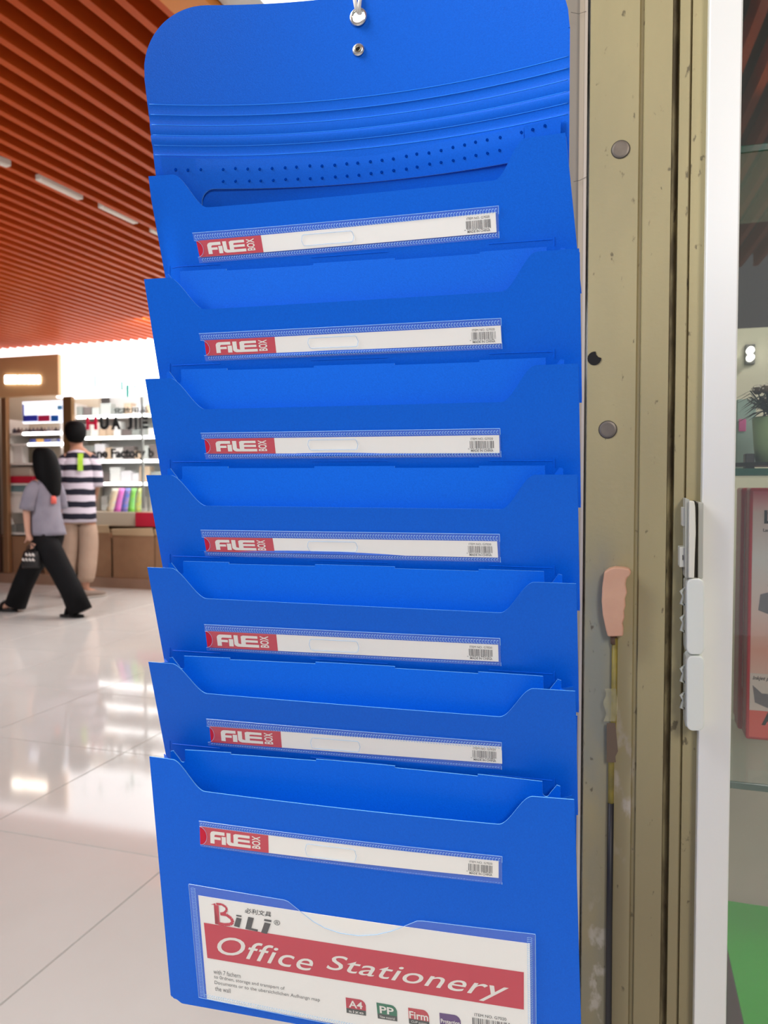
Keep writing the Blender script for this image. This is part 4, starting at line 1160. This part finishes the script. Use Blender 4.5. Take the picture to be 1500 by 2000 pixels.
goods(58, 118, 868, 9, 10, 10, 16, YF+.2, [(70,80,150),(210,160,90),(90,96,130),(120,120,130)], 'boxes between the left shelf lights', 'flat %c box between the two left shelf lights, %n from the left', gap=.6)
goods(18, 46, 906, 32, 34, 26, 27, YF+.2, [(232,226,220)], None, 'tall white carton on the shelf left of the long-haired head', gap=2)
o = fbox('red_band_box', 16.5, 930, 64, 943.5, YF+.13, YF+.3, mat('goods_red', (190, 20, 52), .5), .005); tag(o, 'long crimson box on the shelf left of the woman', 'box')
zr = on_y(40, 930, YF+.13).z
goods(18, 52, 930, 18, 18, 40, 42, YF+.16, [(190,176,160)], None, 'beige carton stacked on the long crimson box', gap=2, zb=zr)
goods(18, 52, 963, 13, 13, 40, 42, YF+.16, [(120,150,154)], None, 'flat teal grey carton below the long crimson box', gap=2)
goods(18, 50, 1000, 33, 34, 34, 36, YF+.15, [(236,230,224)], None, 'large white carton beside the elbow of the long-haired person', gap=2)
goods(18, 62, 1043, 16, 30, 9, 14, YF+.16, [(110,112,108),(140,140,134),(80,84,84)], 'grey goods low in the left shop', '%c box low in the far left shop, %n from the left')
# ---- right shop
rb = MB().box((fx(142), YF+.7, zst), (2.0, YF+.75, fz(690))).obj('wall_shop_far_right', mat('shop_far_white', (226, 226, 222), .6)); tag(rb, kind='structure')
ysr = [810, 853, 900, 945]
shelving(144, 520, ysr, YF+.25, YF+.65, 'brightly lit display shelving behind the black shop lettering', [1,1,1,1], mat('back_white', (222, 222, 216), .7), {0: (150,520), 1: (160,520), 2: (182,520), 3: (186,520)}, on_y(245, 1000, YF+.08).z+.004)
gcol = [(230,230,226),(206,184,156),(150,156,150),(236,238,234),(190,196,190),(236,236,240),(110,100,96),(240,238,230),(226,226,230)]
for (yb, hm, hx, sh) in ((810, 16, 26, 'top'), (853, 14, 32, 'second'), (900, 18, 34, 'third'), (945, 16, 34, 'lowest')):
    goods(150, 420, yb, hm, hx, 10, 22, YF+.32, gcol, 'goods on the lit shelves of the right shop', '%c package on the '+sh+' bright shelf behind the lettering, %n from the left', 'package', gap=1.6)
goods(196, 420, 998, 24, 34, 8, 14, YF+.45, gcol, 'goods on the display counter', '%c package behind the fanned leaflets, %n from the left', 'package', gap=4, zb=on_y(245, 1000, YF+.08).z)
# glass front and lettering
gl = fbox('window_2', 144, 775, 520, 993, YF+.10, YF+.105, clear('far_glass', (220,230,225), .02, .02, .03)); tag(gl, kind='structure')
fr = MB(); 
for x in (276, 400):
    A = on_y(x, 900, YF+.09).x; fr.box((A, YF+.09, on_y(x, 993, YF+.1).z), (A+.02, YF+.12, on_y(x, 775, YF+.1).z))
fr.obj('mullion', mat('mullion_grey', (150,154,150), .3, .5), gl)
r = empty('window_lettering', on_y(230, 855, YF+.095), 'shop name lettering HUA JIE on the far window with a red first letter', 'lettering')
def farword(s, x0, y0, x1, y1, m, nm, bold=.01):
    v, f, asp = text2d(s, bold); b = MB(); A = on_y(x0, y0, YF+.092); B = on_y(x1, y1, YF+.092); n = len(v)
    vv = [(A.x+(B.x-A.x)*p[0], YF+.092, B.z+(A.z-B.z)*p[1]) for p in v]
    b.add(vv, [tuple(q) for q in f]); o = b.obj(nm, m); so = o.modifiers.new('t', 'SOLIDIFY'); so.thickness = .01; own(r, o)
BKL = mat('letter_black', (30, 34, 34), .4)
farword('H', 168, 814, 189, 839, mat('letter_red', (214, 20, 70), .4), 'red_letter', .03)
farword('U', 195, 814, 212, 839, BKL, 'letter', .05); farword('A', 217, 814, 235, 839, BKL, 'letter', .05)
farword('J', 248, 814, 258, 839, BKL, 'letter', .06); farword('I', 263, 814, 267, 839, BKL, 'letter', .05); farword('E', 272, 814, 289, 837, BKL, 'letter', .05)
farword('quane Factory b', 158, 877, 300, 899, BKL, 'second_line', .03)
farword('化妆用品', 222, 796, 288, 806, BKL, 'small_characters', .01)
# counter, leaflets, red box
zc0 = on_y(245, 1000, YF+.08).z; zc1 = on_y(245, 1028, YF+.08).z
ct = MB().box((fx(142, YF+.08), YF+.08, zc1), (fx(520, YF+.08), YF+.68, zc0)).obj('display_counter', mat('counter_cream', (196, 186, 166), .5), bevel=.01); tag(ct, 'cream window counter under the fanned leaflets', 'counter')
MB().box((fx(142, YF+.3), YF+.3, zst), (fx(520, YF+.3), YF+.6, zc1)).obj('trim_4', mat('counter_base', (120, 100, 84), .6)); tag(bpy.data.objects['trim_4'], 'recessed base wall under the far counter', kind='structure')
leaf_cols = [((238,214,166),'cream'),((228,110,200),'magenta pink'),((70,120,225),'blue'),((140,220,60),'lime green'),((220,225,90),'yellow')]
for k_, (c, nm) in enumerate(leaf_cols):
    xa = 206+k_*13.5; A = on_y(xa, 994, YF+.10); B = on_y(xa+15, 994, YF+.10); top_ = on_y(xa+14, 952+(4-k_)*1.2, YF+.2)
    T0, T1 = on_y(xa+13-k_*1.0, 954, YF+.22), on_y(xa+26-k_*2.2, 954, YF+.22)
    b = MB(); v = []
    for j in range(7):
        t = j/6; bend = math.sin(t*math.pi/2)
        for (P0, P1) in ((A, T0), (B, T1)):
            v.append((P0.x+(P1.x-P0.x)*bend, YF+.10-.012*k_*0+.12*t+.004*k_, zc0+.002+(P1.z-zc0)*t))
    b.add(v, [(j*2, j*2+1, j*2+3, j*2+2) for j in range(6)])
    o = b.obj('leaflet', mat('leaflet_%d' % k_, c, .4, var=(26, tuple(int(q*.75+40) for q in reversed(c)), .55)), smooth=True); so = o.modifiers.new('t', 'SOLIDIFY'); so.thickness = .004
    tag(o, '%s leaflet in the fan on the far counter' % nm, 'leaflet', 'fanned leaflets')
o = fbox('red_box', 264, 1001, 315, 1029, YF+.03, YF+.079, mat('crimson', (176, 20, 50), .5), .004); tag(o, 'crimson panel box on the right of the cream counter', 'box')
# cardboard cartons along the step
CB = mat('cardboard', (148, 112, 82), .8, var=(5, (130, 96, 70), .7)); CBL = mat('cardboard_pale', (206, 180, 144), .8)
def carton(x0, x1, ytop, ybot, Y0, dep, lb, openflap=True):
    xa, xb = fx(x0, Y0), fx(x1, Y0); z1 = on_y((x0+x1)/2, ytop, Y0).z; z0 = zst
    r = empty('carton', ((xa+xb)/2, Y0+dep/2, z0), lb, 'box', 'cartons on the far step')
    hw, hd, hh = (xb-xa)/2, dep/2, z1-z0; t = .008
    b = MB(); b.box((-hw,-hd,0),(hw,hd,t)); b.box((-hw,-hd,t),(hw,-hd+t,hh)); b.box((-hw,hd-t,t),(hw,hd,hh)); b.box((-hw,-hd+t,t),(-hw+t,hd-t,hh)); b.box((hw-t,-hd+t,t),(hw,hd-t,hh))
    b.obj('body', CB, r)
    if openflap:
        b = MB(); b.add([(-hw,-hd,hh),(hw,-hd,hh),(hw+.01,-hd-.05,hh+.09),(-hw+.02,-hd-.05,hh+.07)], [(0,1,2,3)]); o = b.obj('flap', CBL, r); o.modifiers.new('t','SOLIDIFY').thickness = .006
        b = MB(); b.add([(-hw,hd,hh),(hw,hd,hh),(hw-.03,hd+.06,hh+.06),(-hw,hd+.06,hh+.08)], [(0,1,2,3)]); o = b.obj('flap', CBL, r); o.modifiers.new('t','SOLIDIFY').thickness = .006
        b = MB(); b.box((-hw+t,-hd+t,hh-.06),(hw-t,hd-t,hh-.05)); b.obj('contents', CBL, r)
    else:
        b = MB(); b.box((-hw,-hd,hh),(hw,-.004,hh+.007)); b.obj('flap', CB, r); b = MB(); b.box((-hw,.004,hh),(hw,hd,hh+.007)); b.obj('flap', CB, r)
        b = MB(); b.box((-.03,-hd-.002,hh+.007),(.03,hd,hh+.008)); b.obj('tape', CBL, r)
    return r
carton(219, 300, 1046, 1126, YF+.02, .27, 'brown cardboard carton with pale open flaps under the leaflets')
carton(150, 213, 1040, 1126, YF+.02, .25, 'brown cardboard carton with open flaps behind the man’s legs')
carton(302, 370, 1046, 1126, YF+.02, .27, 'brown cardboard carton behind the left edge of the organizer')
carton(-36, 50, 1048, 1112, YF+.10, .3, 'low closed cardboard carton at the left end of the far step', False)
carton(84, 140, 1062, 1126, YF+.10, .25, 'closed cardboard carton on the step between woman and man', False)

# ================================================================== PEOPLE
def skin(name, joints, edges, m, extra=None, lvl=2):
    """one continuous skinned figure"""
    me = bpy.data.meshes.new(name); keys = list(joints); me.from_pydata([joints[k][0] for k in keys], [(keys.index(a), keys.index(b)) for a, b in edges], [])
    o = bpy.data.objects.new(name, me); COL.objects.link(o)
    o.modifiers.new('skin', 'SKIN'); sv = me.skin_vertices[0].data
    for i_, k in enumerate(keys):
        r_ = joints[k][1]; sv[i_].radius = r_ if isinstance(r_, tuple) else (r_, r_); sv[i_].use_root = (k == 'pelvis')
    s2 = o.modifiers.new('sub', 'SUBSURF'); s2.levels = lvl; s2.render_levels = lvl
    bpy.context.view_layer.update()
    ev = o.evaluated_get(bpy.context.evaluated_depsgraph_get()); m2 = bpy.data.meshes.new_from_object(ev)
    bpy.data.objects.remove(o)
    m2.polygons.foreach_set('use_smooth', [True]*len(m2.polygons))
    m2.materials.clear(); m2.materials.append(m)
    return m2
def finger_chain(bmj, base, dirv, side, curl, L_, r_):
    pts = [base]; d = Vector(dirv).normalized(); ax = Vector(side).normalized()
    for seg, fr_ in ((.45, 0), (.3, 1), (.25, 2)):
        d = Matrix.Rotation(curl*(.5+fr_*.5), 3, ax) @ d; pts.append(pts[-1]+d*L_*seg)
    bmj.tube(pts, [r_, r_*.95, r_*.85, r_*.6], 7)
SK = mat('skin', (196, 150, 128), .5, 0, .4)
HAIR = mat('black_hair', (4, 4, 5), .7, 0, .15)
def figure(root, H, pose, skinmat):
    """pose: dict of joints -> (x,y,z) local, facing +X"""
    j = pose; k = H/1.7
    J = {'pelvis': (j['pelvis'], (.11*k, .14*k)), 'waist': (j['waist'], (.09*k, .12*k)), 'chest': (j['chest'], (.10*k, .15*k)), 'neck0': (j['neck0'], (.06*k, .07*k)), 'neck1': (j['neck1'], (.05*k, .05*k)),
         'jaw': (j['jaw'], (.062*k, .06*k)), 'skull': (j['skull'], (.086*k, .078*k)), 'crown': (j['crown'], (.05*k, .05*k))}
    E = [('pelvis','waist'),('waist','chest'),('chest','neck0'),('neck0','neck1'),('neck1','jaw'),('jaw','skull'),('skull','crown')]
    for s in 'LR':
        J.update({'sh'+s: (j['sh'+s], .05*k), 'el'+s: (j['el'+s], .038*k), 'wr'+s: (j['wr'+s], (.024*k, .028*k)), 'pa'+s: (j['pa'+s], (.018*k, .034*k)),
                  'hip'+s: (j['hip'+s], .088*k), 'kn'+s: (j['kn'+s], .052*k), 'an'+s: (j['an'+s], .034*k), 'to'+s: (j['to'+s], (.028*k, .034*k))})
        E += [('neck0','sh'+s),('sh'+s,'el'+s),('el'+s,'wr'+s),('wr'+s,'pa'+s),('pelvis','hip'+s),('hip'+s,'kn'+s),('kn'+s,'an'+s),('an'+s,'to'+s)]
    me = skin('body', J, E, skinmat)
    # fingers, thumb, nose, ears joined to the same mesh
    b = MB()
    for s, sg in (('L', 1), ('R', -1)):
        pa = Vector(j['pa'+s]); wr = Vector(j['wr'+s]); d = (pa-wr).normalized(); across = Vector((1, 0, 0)); across = (across-d*across.dot(d)).normalized()
        nrm = d.cross(across)
        for q_, (o_, L_) in enumerate(((.026, .070), (.009, .078), (-.009, .072), (-.025, .056))):
            finger_chain(b, pa+across*o_*k+d*.012*k, d, across, .45*sg, L_*k, .0085*k)
        finger_chain(b, wr+(pa-wr)*.35+across*.028*k, (d*.7+across*.7), nrm, .25, .058*k, .0095*k)
    sk_, jw = Vector(j['skull']), Vector(j['jaw']); fwd = Vector(j['fwd'])
    lat = Vector((-fwd.y, fwd.x, 0))
    b.tube([sk_+fwd*.078*k+Vector((0,0,.005)), sk_+fwd*.092*k-Vector((0,0,.018*k)), sk_+fwd*.103*k-Vector((0,0,.036*k)), sk_+fwd*.08*k-Vector((0,0,.042*k))], [.006*k, .009*k, .013*k, .008*k], 8)
    for sg in (1, -1):
        c = sk_+lat*sg*.076*k-Vector((0,0,.012*k)); b.tube([c-Vector((0,0,.03*k)), c+lat*sg*.008*k, c+Vector((0,0,.026*k))+lat*sg*.006*k], [(.006*k,.008*k), (.01*k,.016*k), (.006*k,.012*k)], 8)
    bm = bmesh.new(); bm.from_mesh(me); t = bpy.data.meshes.new('t'); t.from_pydata(b.v, [], b.f); t.polygons.foreach_set('use_smooth', [True]*len(t.polygons)); bm.from_mesh(t); bm.to_mesh(me); bm.free()
    o = bpy.data.objects.new('body', me); COL.objects.link(o); o.parent = root
    # eyes and mouth
    b = MB()
    for sg in (1, -1):
        c = sk_+fwd*.078*k+lat*sg*.031*k; b.tube([c-lat*.011*k, c+fwd*.004*k, c+lat*.011*k], [.002*k, .006*k, .002*k], 6)
    b.obj('eyes', mat('eye_dark', (30, 22, 20), .3), root)
    c = jw+fwd*.062*k; b = MB(); b.tube([c-lat*.02*k, c+fwd*.006*k, c+lat*.02*k], [.002*k, .005*k, .002*k], 6); b.obj('mouth', mat('lip', (160, 84, 80), .5), root)
    return o
# --- woman
DW = 1.2*F/(1201-945)
base = at(88, 945, DW); base.z = 0
camdir = math.atan2(sA, cA)                       # camera right direction angle
faceW = camdir + math.pi - math.radians(12)       # to the left, a little away
wroot = empty('person', base, 'person with long black hair, grey T-shirt and wide black trousers walking to the left', 'person', rz=faceW)
P_ = dict(pelvis=(-.02,0,.79), waist=(-.01,0,.94), chest=(0,0,1.11), neck0=(-.01,0,1.22), neck1=(.0,0,1.29), jaw=(.03,0,1.35), skull=(.015,0,1.425), crown=(.01,0,1.485), fwd=(1,0,0),
  shL=(.03,.125,1.19), elL=(.075,.165,.96), wrL=(.055,.175,.75), paL=(.02,.17,.685), shR=(-.01,-.125,1.19), elR=(.04,-.15,.97), wrR=(.14,-.14,.80), paR=(.19,-.13,.76),
  hipL=(-.02,.07,.74), knL=(-.19,.08,.44), anL=(-.39,.08,.10), toL=(-.30,.085,.03), hipR=(-.01,-.07,.74), knR=(.22,-.07,.44), anR=(.40,-.07,.085), toR=(.53,-.075,.03))
figure(wroot, 1.55, P_, SK)
GT = mat('grey_tshirt', (138, 134, 146), .85, var=(9, (118, 114, 128), .7)); BT = mat('black_trousers', (9, 9, 11), .8, 0, .2, var=(9, (15, 15, 18), .6))
b = MB(); b.loft([((-.03,0,.735), .150, .165), ((-.02,0,.80), .142, .16), ((0,0,.95), .122, .145), ((0,0,1.10), .118, .145), ((-.005,0,1.18), .098, .145), ((-.01,0,1.235), .07, .11), ((-.005,0,1.27), .05, .06)], 20, False)
for sg in (1, -1):
    b.tube([(.02*sg,sg*.09,1.18), (.03*sg,sg*.135,1.15), (.045*sg+.01,sg*.155,1.06), (.055*sg+.015,sg*.165,.965)], [.06, .064, .062, .062], 14, False)
o = b.obj('tshirt', GT, wroot, True, sub=1); o.modifiers.new('t','SOLIDIFY').thickness = .006
b = MB(); b.loft([((-.03,0,.85), .115, .135), ((-.03,0,.79), .125, .145), ((-.02,0,.71), .135, .155), ((-.01,0,.62), .12, .145)], 18)
b.tube([(-.02,.07,.70), (-.10,.075,.58), (-.20,.08,.43), (-.31,.08,.24), (-.40,.08,.05)], [.115, .112, .100, .098, .105], 16)
b.tube([(.0,-.07,.70), (.10,-.07,.58), (.21,-.07,.43), (.31,-.07,.24), (.385,-.07,.06)], [.115, .112, .098, .094, .098], 16)
b.obj('trousers', BT, wroot, True)
b = MB(); b.loft([((.03,0,1.528), .018, .018), ((.02,0,1.535), .05, .05), ((.012,0,1.51), .088, .085), ((.0,0,1.45), .112, .102), ((-.015,0,1.38), .118, .112), ((-.03,0,1.30), .118, .122), ((-.045,0,1.22), .10, .118), ((-.085,0,1.14), .055, .09), ((-.115,0,1.08), .022, .05)], 20)
o = b.obj('hair', HAIR, wroot, True, sub=1)
SL = mat('sandal_black', (22, 19, 20), .5)
for (a, t_) in ((('anL'), 'toL'), (('anR'), 'toR')):
    A, T = Vector(P_[a]), Vector(P_[t_]); z = 0
    d = Vector((T.x-A.x, T.y-A.y, 0)).normalized(); hl = A-d*.04; L_ = .235; sd = Vector((-d.y, d.x, 0)); pts = []
    for q_ in range(16):
        an = 2*math.pi*q_/16; pts.append(Vector((hl.x, hl.y, 0))+d*(L_/2+L_/2*math.cos(an))+sd*(.042*math.sin(an)*(1+.2*math.cos(an))))
    b = MB(); b.add([(p.x,p.y,.002) for p in pts]+[(p.x,p.y,.024) for p in pts], [tuple(range(15,-1,-1)), tuple(range(16,32))]+[(i_,(i_+1)%16,16+(i_+1)%16,16+i_) for i_ in range(16)])
    c = hl+d*.15
    b.tube([(c.x+sd.x*.045, c.y+sd.y*.045, .02), (c.x+sd.x*.03, c.y+sd.y*.03, .062), (c.x, c.y, .072), (c.x-sd.x*.03, c.y-sd.y*.03, .062), (c.x-sd.x*.045, c.y-sd.y*.045, .02)], [(.008,.035)]*5, 8)
    b.obj('sandal', SL, wroot, True)
CORAL = mat('coral_print', (220, 96, 84), .7)
c = Vector((-.125, .075, 1.06)); b = MB(); b.loft([((-.118,.045,1.02), .018, .03), ((-.120,.045,1.06), .018, .034), ((-.115,.045,1.09), .015, .022)], 10); b.obj('coral_patch', CORAL, wroot, True)
# bag in her hand
hand = Matrix.LocRotScale(wroot.location, wroot.rotation_euler, None) @ Vector((.01, .20, .665))
bagr = empty('handbag', hand-Vector((0,0,.215)), 'small black bag with a white pattern in the long-haired person’s hand', 'bag', rz=faceW)
b = MB(); b.loft([((0,0,0), .085, .03), ((0,0,.02), .095, .038), ((0,0,.10), .088, .034), ((0,0,.15), .07, .02)], 14); b.obj('body', SL, bagr, True)
b = MB(); b.tube([(-.05,0,.14), (-.035,0,.19), (0,0,.215), (.035,0,.19), (.05,0,.14)], .005, 8); b.obj('handle', SL, bagr, True)
b = MB(); rnd = random.Random(2)
for k_ in range(7):
    x, z = (-.05+.033*(k_ % 4)), (.075+.045*(k_//4)); b.tube([(x-.012, .033, z-.012), (x, .040, z), (x+.010, .033, z+.014)], [.004, .011, .004], 6)
b.obj('white_pattern', mat('pattern_white', (220, 214, 208), .6), bagr, True)
# --- man
DM = 1.2*F/(1169-945)
base = at(154, 945, DM); base.z = 0
faceM = camdir + math.pi/2 + math.radians(14)     # facing away, turned a little left
mroot = empty('person', base, 'person in navy and white striped shirt and beige trousers, seen from behind', 'person', rz=faceM)
P_ = dict(pelvis=(0,0,.95), waist=(0,0,1.12), chest=(.01,0,1.34), neck0=(.01,0,1.50), neck1=(.035,.02,1.575), jaw=(.08,.03,1.63), skull=(.06,.035,1.725), crown=(.055,.035,1.80), fwd=(.94,.34,0),
  shL=(.0,.155,1.46), elL=(.02,.185,1.17), wrL=(.08,.18,.93), paL=(.10,.175,.85), shR=(.0,-.155,1.46), elR=(.04,-.165,1.17), wrR=(.18,-.12,1.0), paR=(.25,-.10,.97),
  hipL=(0,.09,.90), knL=(.06,.105,.49), anL=(.06,.155,.10), toL=(.20,.165,.03), hipR=(0,-.09,.90), knR=(.03,-.085,.50), anR=(-.02,-.055,.09), toR=(.06,-.17,.03))
figure(mroot, 1.84, P_, mat('skin_tan', (176, 128, 104), .5, 0, .4))
def stripe_mat():
    m = mat('striped_shirt', (214, 208, 218), .85); nt = m.node_tree; L = nt.links.new; b_ = nt.nodes['Principled BSDF']
    tc = nt.nodes.new('ShaderNodeTexCoord'); sp = nt.nodes.new('ShaderNodeSeparateXYZ'); L(tc.outputs['Object'], sp.inputs[0])
    ns = nt.nodes.new('ShaderNodeTexNoise'); ns.inputs['Scale'].default_value = 6; L(tc.outputs['Object'], ns.inputs[0])
    ma = nt.nodes.new('ShaderNodeMath'); ma.operation = 'MULTIPLY_ADD'; ma.inputs[1].default_value = .03; L(ns.outputs['Fac'], ma.inputs[0]); L(sp.outputs['Z'], ma.inputs[2])
    sb = nt.nodes.new('ShaderNodeMath'); sb.operation = 'SUBTRACT'; sb.inputs[1].default_value = .848; L(ma.outputs[0], sb.inputs[0])
    dv = nt.nodes.new('ShaderNodeMath'); dv.operation = 'DIVIDE'; dv.inputs[1].default_value = .126; L(sb.outputs[0], dv.inputs[0])
    fr_ = nt.nodes.new('ShaderNodeMath'); fr_.operation = 'FRACT'; L(dv.outputs[0], fr_.inputs[0])
    lt = nt.nodes.new('ShaderNodeMath'); lt.operation = 'LESS_THAN'; lt.inputs[1].default_value = .48; L(fr_.outputs[0], lt.inputs[0])
    mx = nt.nodes.new('ShaderNodeMix'); mx.data_type = 'RGBA'; mx.inputs[6].default_value = (*lin((208, 200, 212)), 1); mx.inputs[7].default_value = (*lin((16, 18, 38)), 1)
    L(lt.outputs[0], mx.inputs[0]); L(mx.outputs[2], b_.inputs['Base Color']); return m
b = MB(); b.loft([((0,0,.80), .125, .175), ((0,0,.92), .125, .17), ((0,0,1.12), .12, .16), ((.005,0,1.32), .13, .17), ((.005,0,1.44), .115, .175), ((.005,0,1.50), .09, .14), ((.01,0,1.54), .07, .09), ((.02,.01,1.565), .058, .065)], 22, False)
for sg in (1, -1):
    b.tube([(0,sg*.11,1.455), (0,sg*.155,1.43), (.01,sg*.175,1.30), (.015,sg*.18,1.17)], [.068, .068, .062, .062], 14, False)
o = b.obj('striped_shirt', stripe_mat(), mroot, True, sub=1); o.modifiers.new('t','SOLIDIFY').thickness = .006
b = MB()
v = []
for j in range(6):
    z = 1.335+j*.036; 
    xb_ = -.148+.004*j-(.0 if j < 4 else -.012*(j-3))
    v += [(xb_, -.010, z), (xb_, -.060, z)]
b.add(v, [(j*2, j*2+1, j*2+3, j*2+2) for j in range(5)]); o = b.obj('green_back_print', mat('lime_print', (170, 215, 60), .7), mroot); o.modifiers.new('t','SOLIDIFY').thickness = .012
BG = mat('beige_trousers', (176, 150, 130), .85, var=(7, (158, 132, 114), .7))
b = MB(); b.loft([((0,0,1.0), .105, .14), ((0,0,.93), .108, .15), ((0,0,.84), .115, .158), ((0,0,.77), .105, .15)], 18)
b.tube([(0,.072,.84), (.035,.10,.68), (.062,.105,.49), (.065,.13,.28), (.06,.155,.14)], [.085, .100, .098, .092, .086], 16)
b.tube([(0,-.072,.84), (.025,-.09,.68), (.03,-.085,.49), (.0,-.07,.28), (-.02,-.055,.15)], [.085, .100, .098, .092, .086], 16)
b.obj('trousers', BG, mroot, True, sub=1)
b = MB(); b.loft([((.04,.035,1.858), .03, .03), ((.045,.035,1.86), .06, .06), ((.04,.035,1.83), .105, .10), ((.03,.03,1.77), .118, .112), ((.02,.028,1.71), .108, .108), ((.015,.025,1.66), .082, .09), ((.02,.022,1.625), .055, .06)], 20)
b.obj('hair', HAIR, mroot, True, sub=1)
SH = mat('taupe_shoe', (134, 116, 104), .7); SO = mat('shoe_sole', (190, 180, 170), .6)
for (a, t_) in ((('anL'), 'toL'), (('anR'), 'toR')):
    A, T = Vector(P_[a]), Vector(P_[t_]); d = Vector((T.x-A.x, T.y-A.y, 0)).normalized(); h_ = Vector((A.x, A.y, 0))-d*.06
    b = MB(); b.tube([h_+Vector((0,0,.05)), h_+d*.05+Vector((0,0,.055)), h_+d*.14+Vector((0,0,.045)), h_+d*.23+Vector((0,0,.034)), h_+d*.285+Vector((0,0,.028))], [(.036,.045),(.045,.052),(.048,.040),(.046,.030),(.02,.016)], 14)
    s_ = b.obj('shoe', SH, mroot, True, sub=1)
    b = MB(); b.tube([h_+Vector((0,0,.012))-d*.005, h_+d*.06+Vector((0,0,.012)), h_+d*.15+Vector((0,0,.012)), h_+d*.24+Vector((0,0,.012)), h_+d*.29+Vector((0,0,.012))], [(.036,.011),(.044,.011),(.050,.011),(.046,.011),(.02,.010)], 14); b.obj('sole', SO, s_, True)
